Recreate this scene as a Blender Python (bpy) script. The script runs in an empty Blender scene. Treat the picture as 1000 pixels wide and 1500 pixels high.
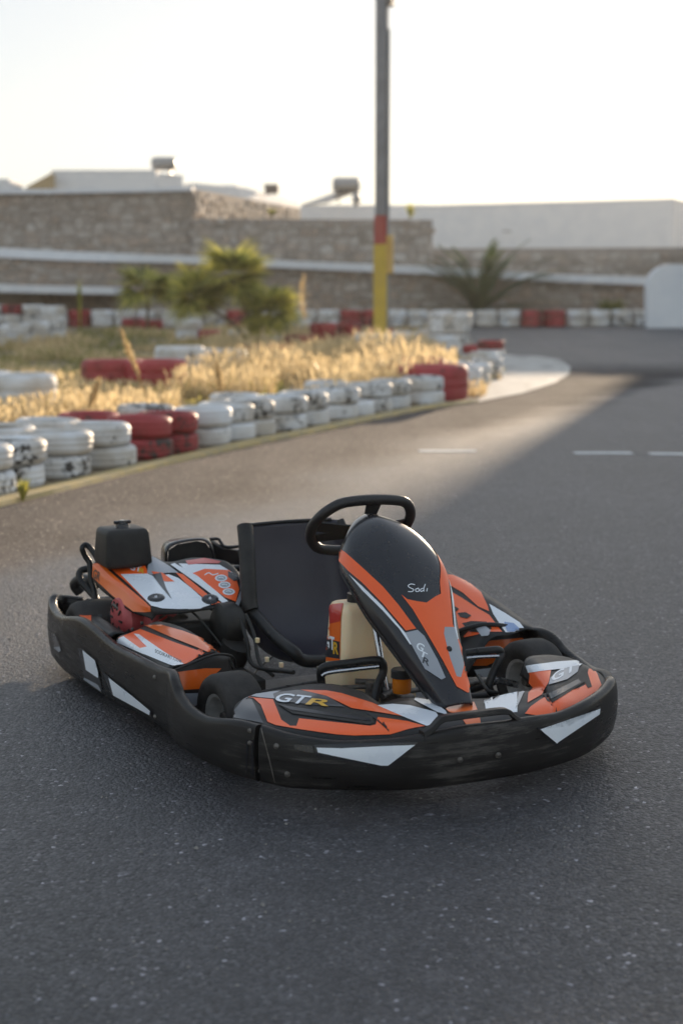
import bpy, bmesh, math, random
from mathutils import Vector, Matrix, noise
from mathutils.bvhtree import BVHTree
random.seed(7)
R = math.radians
S = bpy.context.scene
COL = S.collection

# ------------------------------------------------------------------ camera
FPX = 2200.0                      # focal length in pixels of the 1000x1500 photograph
H, PITCH, YAW, TX, TZ = 1.31222, 0.13959529, 0.46078088, -0.05532541, 4.79482187
cam = bpy.data.cameras.new('camera'); camo = bpy.data.objects.new('camera', cam); COL.objects.link(camo)
camo.location = (0, 0, H); camo.rotation_euler = (R(90) - PITCH, 0, 0)
cam.sensor_fit = 'VERTICAL'; cam.sensor_height = 36; cam.lens = FPX / 1500 * 36
cam.clip_start = .05; cam.clip_end = 3000
cam.dof.use_dof = True; cam.dof.focus_distance = 4.35; cam.dof.aperture_fstop = 2.6
S.camera = camo

# ------------------------------------------------------------------ sky, sun, exposure
SUN_AZ, SUN_EL = R(16), R(7.2)    # to the right of the view, behind the scene
w = bpy.data.worlds.new('World'); S.world = w; w.use_nodes = True
wn = w.node_tree.nodes; wl = w.node_tree.links
sky = wn.new('ShaderNodeTexSky'); sky.sky_type = 'NISHITA'; sky.sun_disc = False
sky.sun_elevation = SUN_EL; sky.sun_rotation = SUN_AZ
sky.altitude = 0; sky.air_density = 1.0; sky.dust_density = 0.8; sky.ozone_density = 1.2
gm = wn.new('ShaderNodeGamma'); gm.inputs[1].default_value = .3          # softens the contrast between sunward and opposite sky
wl.new(sky.outputs[0], gm.inputs[0]); tn = wn.new('ShaderNodeMix'); tn.data_type = 'RGBA'; tn.blend_type = 'MULTIPLY'; tn.inputs['Factor'].default_value = 1; tn.inputs['B'].default_value = (.87, .895, .95, 1)
wl.new(gm.outputs[0], tn.inputs['A']); wl.new(tn.outputs['Result'], wn['Background'].inputs[0]); wn['Background'].inputs[1].default_value = 0.15
sl = bpy.data.lights.new('sun', 'SUN'); so = bpy.data.objects.new('sun', sl); COL.objects.link(so)
sl.energy = 2.0; sl.angle = R(1.0); sl.color = (1, .78, .55)
sd = Vector((math.sin(SUN_AZ) * math.cos(SUN_EL), math.cos(SUN_AZ) * math.cos(SUN_EL), math.sin(SUN_EL)))
so.rotation_euler = sd.to_track_quat('Z', 'Y').to_euler()
S.view_settings.view_transform = 'Standard'; S.view_settings.look = 'None'
S.view_settings.exposure = 2.02; S.view_settings.gamma = 1; S.view_settings.use_curve_mapping = False
S.cycles.use_denoising = True
S.cycles.sample_clamp_indirect = 4

# ------------------------------------------------------------------ projection helpers (photograph pixels -> places)
CP, SP = math.cos(PITCH), math.sin(PITCH)
def ray(px, py):
    a = (px - 500) / FPX; b = (750 - py) / FPX
    return a, CP + b * SP, b * CP - SP
def g(Y):                                          # the ground rises gently beyond the island
    t = min(1, max(0, (Y - 27) / 20)); return .55 * t * t * (3 - 2 * t)
def W(px, py, Y):                                  # point of pixel on the vertical plane at distance Y
    r = ray(px, py); t = Y / r[1]; return Vector((r[0] * t, Y, H + r[2] * t))
def GP(px, py):                                    # ground point of pixel
    Y = 10.
    r = ray(px, py)
    lo, hi = 1., 60.
    for _ in range(50):
        Y = (lo + hi) / 2
        z = H + r[2] / r[1] * Y
        if z > g(Y): lo = Y
        else: hi = Y
    return Vector((r[0] / r[1] * Y, Y, g(Y)))
KF = (math.sin(YAW), -math.cos(YAW)); KL = (math.cos(YAW), math.sin(YAW))
def K(px, py, x=None, y=None, z=None):             # kart-space point of a pixel on a plane x=, y= or z=
    r = ray(px, py)
    d = (r[0] * KF[0] + r[1] * KF[1], r[0] * KL[0] + r[1] * KL[1], r[2])
    o = (-(TX * KF[0] + TZ * KF[1]), -(TX * KL[0] + TZ * KL[1]), H)
    i, v = (0, x) if x is not None else (1, y) if y is not None else (2, z)
    t = (v - o[i]) / d[i]
    return Vector((o[0] + t * d[0], o[1] + t * d[1], o[2] + t * d[2]))
KCAM = Vector((-(TX * KF[0] + TZ * KF[1]), -(TX * KL[0] + TZ * KL[1]), H))
def KD(px, py):
    r = ray(px, py)
    return Vector((r[0] * KF[0] + r[1] * KF[1], r[0] * KL[0] + r[1] * KL[1], r[2])).normalized()

# ------------------------------------------------------------------ materials
class NT:
    def __init__(s, m): s.t = m.node_tree; s.n = s.t.nodes; s.l = s.t.links
    def new(s, typ, **k):
        n = s.n.new(typ)
        for a, b in k.items():
            if a.startswith('i_'):
                key = a[2:]; key = int(key) if key.isdigit() else key.replace('_', ' ')
                n.inputs[key].default_value = b
            else: setattr(n, a, b)
        return n
    def L(s, a, b): s.l.new(a, b)
def mat(name, col=(.5, .5, .5), rough=.5, metal=0, coat=0, spec=.5):
    m = bpy.data.materials.new(name); m.use_nodes = True
    b = m.node_tree.nodes['Principled BSDF']
    b.inputs['Base Color'].default_value = (*col, 1); b.inputs['Roughness'].default_value = rough
    b.inputs['Metallic'].default_value = metal; b.inputs['Coat Weight'].default_value = coat
    b.inputs['Coat Roughness'].default_value = .08
    b.inputs['Specular IOR Level'].default_value = spec
    return m
def ramp(t, pts, interp='LINEAR'):
    n = t.new('ShaderNodeValToRGB'); n.color_ramp.interpolation = interp
    e = n.color_ramp.elements
    while len(e) < len(pts): e.new(.5)
    for q, (p, c) in zip(e, pts):
        q.position = p; q.color = (*c, 1) if len(c) == 3 else c
    return n
def grey(v): return (v, v, v)
def varied(name, c1, c2, scale, rough=.6, bump=.2, bscale=None, metal=0, coat=0, detail=6, lo=.35, hi=.65, bdist=.01, r2=None, coords='Object'):
    m = mat(name, c1, rough, metal, coat); t = NT(m); b = t.n['Principled BSDF']
    tc = t.new('ShaderNodeTexCoord')
    n = t.new('ShaderNodeTexNoise'); n.inputs['Scale'].default_value = scale; n.inputs['Detail'].default_value = detail
    n.inputs['Roughness'].default_value = .65
    t.L(tc.outputs[coords], n.inputs['Vector'])
    r = ramp(t, [(lo, c1), (hi, c2)]); t.L(n.outputs[0], r.inputs[0]); t.L(r.outputs[0], b.inputs['Base Color'])
    if r2 is not None:
        rr = ramp(t, [(lo, grey(rough)), (hi, grey(r2))]); t.L(n.outputs[0], rr.inputs[0]); t.L(rr.outputs[0], b.inputs['Roughness'])
    if bump:
        n2 = t.new('ShaderNodeTexNoise'); n2.inputs['Scale'].default_value = bscale or scale * 3; n2.inputs['Detail'].default_value = 8
        t.L(tc.outputs[coords], n2.inputs['Vector'])
        bp = t.new('ShaderNodeBump'); bp.inputs['Strength'].default_value = bump; bp.inputs['Distance'].default_value = bdist
        t.L(n2.outputs[0], bp.inputs['Height']); t.L(bp.outputs[0], b.inputs['Normal'])
    return m

def asphalt_material():
    m = mat('asphalt', (.05, .05, .05), .7); t = NT(m); b = t.n['Principled BSDF']
    geo = t.new('ShaderNodeNewGeometry')
    P = geo.outputs['Position']
    # aggregate: stones of several sizes, each with its own tone
    v1 = t.new('ShaderNodeTexVoronoi', i_Scale=115.); t.L(P, v1.inputs['Vector'])
    v2 = t.new('ShaderNodeTexVoronoi', i_Scale=52.); t.L(P, v2.inputs['Vector'])
    v3 = t.new('ShaderNodeTexVoronoi', i_Scale=260.); t.L(P, v3.inputs['Vector'])
    big = t.new('ShaderNodeTexNoise', i_Scale=.55, i_Detail=5.); t.L(P, big.inputs['Vector'])
    mid = t.new('ShaderNodeTexNoise', i_Scale=6., i_Detail=6.); t.L(P, mid.inputs['Vector'])
    # shade painted into the colour: dark asphalt, warm sunlit tone beyond a soft border
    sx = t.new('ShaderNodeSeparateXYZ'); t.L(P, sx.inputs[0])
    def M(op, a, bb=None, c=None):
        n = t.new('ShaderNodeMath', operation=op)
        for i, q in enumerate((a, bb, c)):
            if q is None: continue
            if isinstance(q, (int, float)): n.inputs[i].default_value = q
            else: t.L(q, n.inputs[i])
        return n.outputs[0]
    # border x = -0.76 + 0.36*(y-10.6) ; to the left of it = painted sunlit tone
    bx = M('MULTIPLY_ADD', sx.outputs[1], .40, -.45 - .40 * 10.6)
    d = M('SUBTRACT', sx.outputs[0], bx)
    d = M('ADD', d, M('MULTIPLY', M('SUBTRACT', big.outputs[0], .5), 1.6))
    shade_band = t.new('ShaderNodeMapRange', interpolation_type='SMOOTHSTEP'); shade_band.inputs['From Min'].default_value = -.5; shade_band.inputs['From Max'].default_value = .55
    t.L(d, shade_band.inputs[0])
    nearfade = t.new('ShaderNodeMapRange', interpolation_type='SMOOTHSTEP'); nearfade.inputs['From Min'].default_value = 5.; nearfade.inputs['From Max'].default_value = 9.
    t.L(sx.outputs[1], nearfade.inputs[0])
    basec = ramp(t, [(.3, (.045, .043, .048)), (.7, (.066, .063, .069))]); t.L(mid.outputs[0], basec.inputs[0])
    lit_tone = t.new('ShaderNodeMix', data_type='RGBA'); lit_tone.inputs['B'].default_value = (.245, .20, .165, 1)  # warm colour standing for sunlit ground beside the painted shade
    t.L(basec.outputs[0], lit_tone.inputs['A'])
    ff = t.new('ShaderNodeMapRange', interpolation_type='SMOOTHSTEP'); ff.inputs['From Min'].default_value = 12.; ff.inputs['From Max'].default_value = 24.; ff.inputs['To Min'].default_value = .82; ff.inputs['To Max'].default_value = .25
    t.L(sx.outputs[1], ff.inputs[0]); inv = M('SUBTRACT', 1., shade_band.outputs[0])
    df = M('MULTIPLY', inv, ff.outputs[0]); t.L(df, lit_tone.inputs['Factor'])
    spec_in = inv
    st = ramp(t, [(0, grey(.3)), (.6, grey(.85)), (.84, grey(1.4)), (.91, grey(2.2)), (.94, grey(5.5)), (1, grey(9.))])
    t.L(v1.outputs['Color'], st.inputs[0])
    mul = t.new('ShaderNodeMix', data_type='RGBA', blend_type='MULTIPLY'); mul.inputs['Factor'].default_value = 1
    t.L(lit_tone.outputs['Result'], mul.inputs['A']); t.L(st.outputs[0], mul.inputs['B'])
    st2 = ramp(t, [(0, grey(.75)), (.9, grey(1.1)), (.95, grey(1.2)), (.975, grey(3.))]); t.L(v2.outputs['Color'], st2.inputs[0])
    mul2 = t.new('ShaderNodeMix', data_type='RGBA', blend_type='MULTIPLY'); mul2.inputs['Factor'].default_value = 1
    t.L(mul.outputs['Result'], mul2.inputs['A']); t.L(st2.outputs[0], mul2.inputs['B'])
    pt = ramp(t, [(.3, grey(.82)), (.7, grey(1.18))]); t.L(big.outputs[0], pt.inputs[0])
    mul3 = t.new('ShaderNodeMix', data_type='RGBA', blend_type='MULTIPLY'); mul3.inputs['Factor'].default_value = 1
    t.L(mul2.outputs['Result'], mul3.inputs['A']); t.L(pt.outputs[0], mul3.inputs['B'])
    mp = t.new('ShaderNodeMapping'); mp.inputs['Rotation'].default_value = (0, 0, R(21)); mp.inputs['Scale'].default_value = (2.6, .16, 1)
    t.L(P, mp.inputs[0]); sk = t.new('ShaderNodeTexNoise', i_Scale=1., i_Detail=7., i_Roughness=.6); t.L(mp.outputs[0], sk.inputs['Vector'])
    skr = ramp(t, [(.3, grey(.80)), (.5, grey(1.0)), (.7, grey(1.12))]); t.L(sk.outputs[0], skr.inputs[0])
    mul4 = t.new('ShaderNodeMix', data_type='RGBA', blend_type='MULTIPLY'); mul4.inputs['Factor'].default_value = 1
    t.L(mul3.outputs['Result'], mul4.inputs['A']); t.L(skr.outputs[0], mul4.inputs['B'])
    # hairline cracks
    ck = t.new('ShaderNodeTexVoronoi', feature='DISTANCE_TO_EDGE', i_Scale=.35); wv = t.new('ShaderNodeTexNoise', i_Scale=2.5, i_Detail=5.)
    t.L(P, wv.inputs['Vector']); ad = t.new('ShaderNodeVectorMath', operation='MULTIPLY_ADD'); ad.inputs[1].default_value = (.5, .5, .5)
    t.L(wv.outputs['Color'], ad.inputs[0]); t.L(P, ad.inputs[2]); t.L(ad.outputs[0], ck.inputs['Vector'])
    ckr = ramp(t, [(0, grey(.55)), (.0016, grey(1.))]); t.L(ck.outputs['Distance'], ckr.inputs[0])
    mul5 = t.new('ShaderNodeMix', data_type='RGBA', blend_type='MULTIPLY'); mul5.inputs['Factor'].default_value = .8
    t.L(mul4.outputs['Result'], mul5.inputs['A']); t.L(ckr.outputs[0], mul5.inputs['B'])
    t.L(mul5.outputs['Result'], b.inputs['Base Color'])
    b.inputs['Specular IOR Level'].default_value = .7
    rr = ramp(t, [(0, grey(.60)), (.8, grey(.48)), (.93, grey(.4)), (1, grey(.3))]); t.L(v1.outputs['Color'], rr.inputs[0])
    f2 = t.new('ShaderNodeMapRange', interpolation_type='SMOOTHSTEP'); f2.inputs['From Min'].default_value = 26.; f2.inputs['From Max'].default_value = 32.; f2.inputs['To Min'].default_value = 1.; f2.inputs['To Max'].default_value = .1
    t.L(sx.outputs[1], f2.inputs[0])
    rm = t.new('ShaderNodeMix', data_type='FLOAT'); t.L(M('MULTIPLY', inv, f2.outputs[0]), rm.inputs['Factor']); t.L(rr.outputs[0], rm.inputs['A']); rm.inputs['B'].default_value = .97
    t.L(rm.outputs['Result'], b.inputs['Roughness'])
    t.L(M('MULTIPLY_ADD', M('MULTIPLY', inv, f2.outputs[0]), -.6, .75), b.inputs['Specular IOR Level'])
    h1 = M('MULTIPLY', v1.outputs['Distance'], -.9)
    h2 = M('MULTIPLY', v2.outputs['Distance'], -.7)
    h3 = M('MULTIPLY', v3.outputs['Distance'], -.3)
    hh = M('ADD', M('ADD', h1, h2), M('ADD', h3, M('MULTIPLY', v1.outputs['Color'], .5)))
    bp = t.new('ShaderNodeBump'); bp.inputs['Strength'].default_value = .85; bp.inputs['Distance'].default_value = .0045
    t.L(hh, bp.inputs['Height']); t.L(bp.outputs[0], b.inputs['Normal'])
    return m
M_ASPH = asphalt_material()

def painted_tyre(name, paint, chip=.5):
    m = mat(name, paint, .6); t = NT(m); b = t.n['Principled BSDF']
    tc = t.new('ShaderNodeTexCoord'); oi = t.new('ShaderNodeObjectInfo')
    add = t.new('ShaderNodeVectorMath', operation='MULTIPLY_ADD'); add.inputs[1].default_value = (1, 1, 1)
    cx = t.new('ShaderNodeCombineXYZ')
    mm = t.new('ShaderNodeMath', operation='MULTIPLY'); mm.inputs[1].default_value = 37.; t.L(oi.outputs['Random'], mm.inputs[0])
    for i in range(3): t.L(mm.outputs[0], cx.inputs[i])
    t.L(tc.outputs['Object'], add.inputs[0]); t.L(cx.outputs[0], add.inputs[2])
    n = t.new('ShaderNodeTexNoise', i_Scale=15., i_Detail=9., i_Roughness=.74); t.L(add.outputs[0], n.inputs['Vector'])
    n2 = t.new('ShaderNodeTexNoise', i_Scale=3., i_Detail=4.); t.L(add.outputs[0], n2.inputs['Vector'])
    s0 = t.new('ShaderNodeMath', operation='MULTIPLY_ADD'); s0.inputs[1].default_value = .45; t.L(n2.outputs[0], s0.inputs[0]); t.L(n.outputs[0], s0.inputs[2])
    s = t.new('ShaderNodeMath', operation='MULTIPLY_ADD'); s.inputs[1].default_value = .16; t.L(oi.outputs['Random'], s.inputs[0]); t.L(s0.outputs[0], s.inputs[2])
    r = ramp(t, [(chip + .13, paint), (chip + .19, tuple(c * .8 for c in paint)), (chip + .22, (.05, .045, .04))])
    t.L(s.outputs[0], r.inputs[0])
    n3 = t.new('ShaderNodeTexNoise', i_Scale=2.2, i_Detail=5.); t.L(add.outputs[0], n3.inputs['Vector'])
    r3 = ramp(t, [(.35, (1, 1, 1)), (.62, (.70, .63, .54))]); t.L(n3.outputs[0], r3.inputs[0])
    mx = t.new('ShaderNodeMix', data_type='RGBA', blend_type='MULTIPLY'); mx.inputs['Factor'].default_value = 1
    t.L(r.outputs[0], mx.inputs['A']); t.L(r3.outputs[0], mx.inputs['B']); t.L(mx.outputs['Result'], b.inputs['Base Color'])
    bp = t.new('ShaderNodeBump', i_Strength=.5, i_Distance=.01); t.L(n.outputs[0], bp.inputs['Height']); t.L(bp.outputs[0], b.inputs['Normal'])
    return m
M_TW = painted_tyre('white_painted_rubber', (.80, .81, .82), .72)
M_TR = painted_tyre('red_painted_rubber', (.44, .055, .06), .69)

def stone_material():
    m = mat('stone', (.3, .25, .2), .85); t = NT(m); b = t.n['Principled BSDF']
    oi = t.new('ShaderNodeObjectInfo'); tc = t.new('ShaderNodeTexCoord')
    at = t.new('ShaderNodeAttribute', attribute_name='tone')
    r = ramp(t, [(0, (.30, .25, .20)), (.3, (.40, .34, .285)), (.6, (.46, .40, .34)), (.85, (.40, .31, .24)), (1, (.52, .47, .41))])
    t.L(oi.outputs['Random'], r.inputs[0])
    n = t.new('ShaderNodeTexNoise', i_Scale=7., i_Detail=6.); t.L(tc.outputs['Object'], n.inputs['Vector'])
    r2 = ramp(t, [(.3, grey(.7)), (.7, grey(1.2))]); t.L(n.outputs[0], r2.inputs[0])
    mx = t.new('ShaderNodeMix', data_type='RGBA', blend_type='MULTIPLY'); mx.inputs['Factor'].default_value = 1
    t.L(r.outputs[0], mx.inputs['A']); t.L(r2.outputs[0], mx.inputs['B']); t.L(mx.outputs['Result'], b.inputs['Base Color'])
    bp = t.new('ShaderNodeBump', i_Strength=.6, i_Distance=.03); t.L(n.outputs[0], bp.inputs['Height']); t.L(bp.outputs[0], b.inputs['Normal'])
    return m
M_STONE = stone_material()
M_MORTAR = varied('mortar', (.30, .25, .21), (.40, .34, .29), 3, .9, .5)
M_WWALL = varied('whitewash', (.74, .75, .77), (.82, .82, .82), 1.2, .8, .15)
M_WTRIM = varied('whitewash_ledge', (.70, .71, .73), (.80, .80, .80), 3, .8, .3)
M_TAN = varied('tan_canvas', (.38, .27, .14), (.5, .38, .2), 2, .8, .1)
M_TANKG = mat('tank_metal', (.30, .30, .30), .45, .6)
M_GLASSD = mat('solar_panel_glass', (.25, .22, .18), .3)
M_DARK = mat('dark_vent', (.06, .05, .045), .7)
M_SOIL = varied('dry_soil', (.20, .145, .085), (.33, .25, .15), 3.5, .95, .6, 40, bdist=.03)
M_KERB = varied('yellowed_kerb_paint', (.62, .46, .19), (.42, .34, .2), 5, .8, .4, 60)
M_APRON = varied('worn_white_concrete', (.52, .50, .46), (.26, .24, .22), 2.6, .75, .4, 50, lo=.5, hi=.62)
M_LINE = varied('white_road_paint', (.72, .72, .70), (.4, .39, .37), 14, .7, .3, lo=.5, hi=.75)

def leaf_mat(name, c1, c2, tr=.45, scale=3.):
    m = bpy.data.materials.new(name); m.use_nodes = True; t = NT(m); b = t.n['Principled BSDF']; out = t.n['Material Output']
    b.inputs['Roughness'].default_value = .55
    geo = t.new('ShaderNodeNewGeometry'); at = t.new('ShaderNodeAttribute', attribute_name='tone')
    n = t.new('ShaderNodeTexNoise', i_Scale=scale, i_Detail=3.); t.L(geo.outputs['Position'], n.inputs['Vector'])
    s = t.new('ShaderNodeMath', operation='ADD'); t.L(n.outputs[0], s.inputs[0]); t.L(at.outputs['Fac'], s.inputs[1])
    r = ramp(t, [(.45, c1), (1.05, c2)]); t.L(s.outputs[0], r.inputs[0])
    tl = t.new('ShaderNodeBsdfTranslucent'); t.L(r.outputs[0], tl.inputs[0]); t.L(r.outputs[0], b.inputs['Base Color'])
    mx = t.new('ShaderNodeMixShader'); mx.inputs[0].default_value = tr
    t.L(b.outputs[0], mx.inputs[1]); t.L(tl.outputs[0], mx.inputs[2]); t.L(mx.outputs[0], out.inputs[0])
    return m
M_GRASS = leaf_mat('dry_grass', (.50, .36, .17), (.78, .62, .36), .5, .9)
M_GGRASS = leaf_mat('green_grass', (.13, .15, .04), (.36, .32, .10), .5, .8)
M_PALM = leaf_mat('fan_palm_leaf', (.11, .14, .025), (.70, .64, .15), .6)
M_PALM2 = leaf_mat('date_palm_leaf', (.035, .06, .02), (.10, .13, .04), .35)
M_TRUNK = varied('palm_trunk', (.10, .07, .045), (.2, .15, .1), 18, .9, .8)

# kart materials
def worn_plastic():
    m = mat('scuffed_black_plastic', (.018, .017, .017), .45); t = NT(m); b = t.n['Principled BSDF']
    tc = t.new('ShaderNodeTexCoord'); mp = t.new('ShaderNodeMapping'); mp.inputs['Scale'].default_value = (2.2, 2.2, 26)
    t.L(tc.outputs['Object'], mp.inputs[0])
    n = t.new('ShaderNodeTexNoise', i_Scale=2.4, i_Detail=10., i_Roughness=.78); t.L(mp.outputs[0], n.inputs['Vector'])
    n2 = t.new('ShaderNodeTexNoise', i_Scale=3.2, i_Detail=5.); t.L(tc.outputs['Object'], n2.inputs['Vector'])
    a = t.new('ShaderNodeMath', operation='MULTIPLY'); t.L(n.outputs[0], a.inputs[0]); t.L(n2.outputs[0], a.inputs[1])
    r = ramp(t, [(.2, (.011, .0095, .009)), (.31, (.019, .017, .016)), (.39, (.075, .067, .060))]); t.L(a.outputs[0], r.inputs[0])
    t.L(r.outputs[0], b.inputs['Base Color'])
    r2 = ramp(t, [(.2, grey(.27)), (.36, grey(.6))]); t.L(a.outputs[0], r2.inputs[0]); t.L(r2.outputs[0], b.inputs['Roughness'])
    bp = t.new('ShaderNodeBump', i_Strength=.25, i_Distance=.002); t.L(n.outputs[0], bp.inputs['Height']); t.L(bp.outputs[0], b.inputs['Normal'])
    return m
M_BUMP = worn_plastic()
M_BLK = varied('black_plastic', (.016, .016, .017), (.028, .027, .027), 14, .38, .15, 220, bdist=.001, r2=.52)
M_BLKG = varied('glossy_black', (.012, .012, .016), (.018, .018, .022), 8, .24, 0, coat=.5, r2=.34)
M_MBLK = varied('matte_black', (.02, .019, .018), (.035, .033, .03), 20, .5, .3, 120, bdist=.002)
M_OR = varied('orange_gloss', (.93, .115, .012), (.96, .135, .018), 5, .32, .03, 30, coat=.25, r2=.42, bdist=.002)
M_ORD = varied('orange_plastic', (.80, .12, .006), (.84, .15, .01), 5, .28, .03, 30, coat=.4, r2=.4, bdist=.002)
M_WH = varied('white_sticker', (.76, .80, .86), (.84, .87, .90), 6, .22, .02, 40, coat=.25, r2=.4, bdist=.001)
M_GRY = varied('grey_sticker', (.30, .32, .36), (.36, .38, .41), 6, .3, 0, coat=.4)
M_DGRY = mat('dark_grey_sticker', (.035, .038, .045), .3, coat=.4)
M_YEL = mat('yellow_sticker', (.75, .42, .03), .3, coat=.4)
M_RED = mat('red_sticker', (.55, .03, .02), .3, coat=.4)
M_PINK = varied('faded_red_shroud', (.42, .055, .06), (.55, .12, .12), 10, .5, .1)
M_SEAT = varied('seat_shell', (.040, .037, .050), (.058, .054, .068), 4, .32, .12, 60, r2=.5, bdist=.003)
M_RUB = varied('tyre_rubber', (.028, .026, .025), (.055, .051, .048), 30, .72, .5, 160, bdist=.002, r2=.85)
M_RIM = varied('rim_alloy', (.34, .33, .31), (.5, .48, .45), 30, .45, .2, metal=.25)
M_CHR = varied('chrome_tube', (.42, .43, .46), (.55, .55, .57), 30, .18, .05, metal=1, r2=.35)
M_TUBE = varied('black_tube', (.014, .014, .015), (.03, .029, .028), 25, .26, .15, r2=.45, bdist=.001)
M_STEEL = varied('dirty_steel', (.10, .09, .08), (.22, .2, .18), 40, .5, .3, metal=.6)
M_CREAM = varied('cream_fuel_tank', (.96, .66, .38), (.98, .76, .50), 5, .42, .05)
M_CREAM.node_tree.nodes['Principled BSDF'].inputs['Subsurface Weight'].default_value = .25
M_AMB = mat('amber_fluid', (.62, .17, .01), .15, coat=.5)
M_FLOOR = varied('aluminium_floor_tray', (.10, .10, .105), (.17, .17, .175), 18, .5, .2, metal=.4)
M_LEATHER = varied('wheel_grip', (.013, .012, .012), (.022, .02, .02), 30, .42, .35, 150, bdist=.002)

for m_ in (M_BUMP, M_BLK, M_BLKG, M_MBLK, M_RUB, M_TUBE): m_.node_tree.nodes['Principled BSDF'].inputs['Specular IOR Level'].default_value = .32
# ------------------------------------------------------------------ object helpers
def obj(name, verts, faces, m, parent=None, smooth=False, loc=None, sharp=None):
    me = bpy.data.meshes.new(name); me.from_pydata([tuple(v) for v in verts], [], faces); me.update()
    o = bpy.data.objects.new(name, me); COL.objects.link(o)
    if m: me.materials.append(m)
    if smooth:
        me.shade_smooth()
        if sharp: me.set_sharp_from_angle(angle=R(sharp))
    if parent: o.parent = parent
    if loc: o.location = loc
    return o
def bobj(name, bm, m, parent=None, smooth=False, sharp=35):
    me = bpy.data.meshes.new(name); bmesh.ops.recalc_face_normals(bm, faces=bm.faces); bm.to_mesh(me); bm.free()
    o = bpy.data.objects.new(name, me); COL.objects.link(o)
    if m: me.materials.append(m)
    if smooth:
        me.shade_smooth(); me.set_sharp_from_angle(angle=R(sharp))
    if parent: o.parent = parent
    return o
def empty(name, label, cat, loc=(0, 0, 0), rz=0, group=None):
    o = bpy.data.objects.new(name, None); COL.objects.link(o); o.location = loc; o.rotation_euler = (0, 0, rz)
    o['label'] = label; o['category'] = cat
    if group: o['group'] = group
    return o
def tag(o, label, cat, group=None):
    o['label'] = label; o['category'] = cat
    if group: o['group'] = group
    return o
def kind(o, k): o['kind'] = k; return o
def a_box(bm, c, s, rot=None, bev=0):
    r = bmesh.ops.create_cube(bm, size=1); vs = r['verts']
    M = Matrix.Translation(Vector(c)) @ (rot or Matrix.Identity(4)) @ Matrix.Diagonal((*s, 1))
    bmesh.ops.transform(bm, matrix=M, verts=vs)
    if bev:
        es = {e for v in vs for e in v.link_edges}
        bmesh.ops.bevel(bm, geom=list(es), offset=bev, segments=3, affect='EDGES', profile=.5)
def catmull(pts, n):
    pts = [Vector(p) for p in pts]; out = []
    for i in range(len(pts) - 1):
        p1, p2 = pts[i], pts[i + 1]
        p0 = pts[i - 1] if i > 0 else p1 * 2 - p2
        p3 = pts[i + 2] if i + 2 < len(pts) else p2 * 2 - p1
        for k in range(n):
            t = k / n
            out.append(.5 * ((2 * p1) + (p2 - p0) * t + (2 * p0 - 5 * p1 + 4 * p2 - p3) * t * t + (3 * p1 - p0 - 3 * p2 + p3) * t ** 3))
    out.append(pts[-1]); return out
def tube_data(pts, r, seg=12, closed=False, sm=6, caps=True):
    P = catmull(pts, sm) if sm > 1 else [Vector(p) for p in pts]
    rr = r if callable(r) else (lambda t: r)
    n = len(P); V = []; Fc = []; up = None
    for i, p in enumerate(P):
        if closed: T = (P[(i + 1) % n] - P[i - 1]).normalized()
        else: T = (P[min(i + 1, n - 1)] - P[max(i - 1, 0)]).normalized()
        if up is None:
            up = Vector((0, 0, 1)) if abs(T.z) < .9 else Vector((1, 0, 0))
        A = (up - T * up.dot(T)).normalized(); up = A; B = T.cross(A)
        q = rr(i / (n - 1))
        for k in range(seg):
            a = 2 * math.pi * k / seg; V.append(p + A * math.cos(a) * q + B * math.sin(a) * q)
    m = n if closed else n - 1
    for i in range(m):
        for k in range(seg):
            a = i * seg + k; b = i * seg + (k + 1) % seg; c = ((i + 1) % n) * seg + (k + 1) % seg; d = ((i + 1) % n) * seg + k
            Fc.append((a, b, c, d))
    if caps and not closed:
        Fc.append(tuple(range(seg - 1, -1, -1))); Fc.append(tuple(range((n - 1) * seg, n * seg)))
    return V, Fc
def tube(name, pts, r, m, parent, **k):
    V, Fc = tube_data(pts, r, **k); return obj(name, V, Fc, m, parent, smooth=True, sharp=50)
def loft(rows, nu, nv):
    """smooth grid through control rows"""
    fine = [catmull(r, nu) for r in rows]
    cols = [catmull([fr[i] for fr in fine], nv) for i in range(len(fine[0]))]
    nr = len(cols[0]); nc = len(cols)
    V = [cols[c][r] for r in range(nr) for c in range(nc)]
    Fc = [(r * nc + c, r * nc + c + 1, (r + 1) * nc + c + 1, (r + 1) * nc + c) for r in range(nr - 1) for c in range(nc - 1)]
    return V, Fc
def shell(name, rows, nu, nv, m, parent, th=.004, flip=False, rim=0):
    V, Fc = loft(rows, nu, nv)
    vote = 0
    for f in Fc:                      # outer side = the side that can be seen
        a, b, c = V[f[0]], V[f[1]], V[f[2]]; vote += (b - a).cross(c - a).normalized().dot((KCAM - a).normalized())
    if vote < 0: Fc = [tuple(reversed(f)) for f in Fc]
    o = obj(name, V, Fc, m, parent, smooth=True, sharp=60)
    md = o.modifiers.new('thickness', 'SOLIDIFY'); md.thickness = th; md.offset = -1
    SURF[name + str(len(SURF))] = (V, Fc)
    return o, BVHTree.FromPolygons(V, Fc)
SURF = {}
def merged(*keys):
    V, Fc = [], []
    for k in keys:
        v, f = SURF[k]; n = len(V); V = V + list(v); Fc = Fc + [tuple(n + i for i in q) for q in f]
    return BVHTree.FromPolygons(V, Fc)
def mirror(V): return [Vector((v[0], -v[1] - .028 * min(1, max(0, (v[2] - .25) / .25)), v[2])) for v in V]
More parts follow.
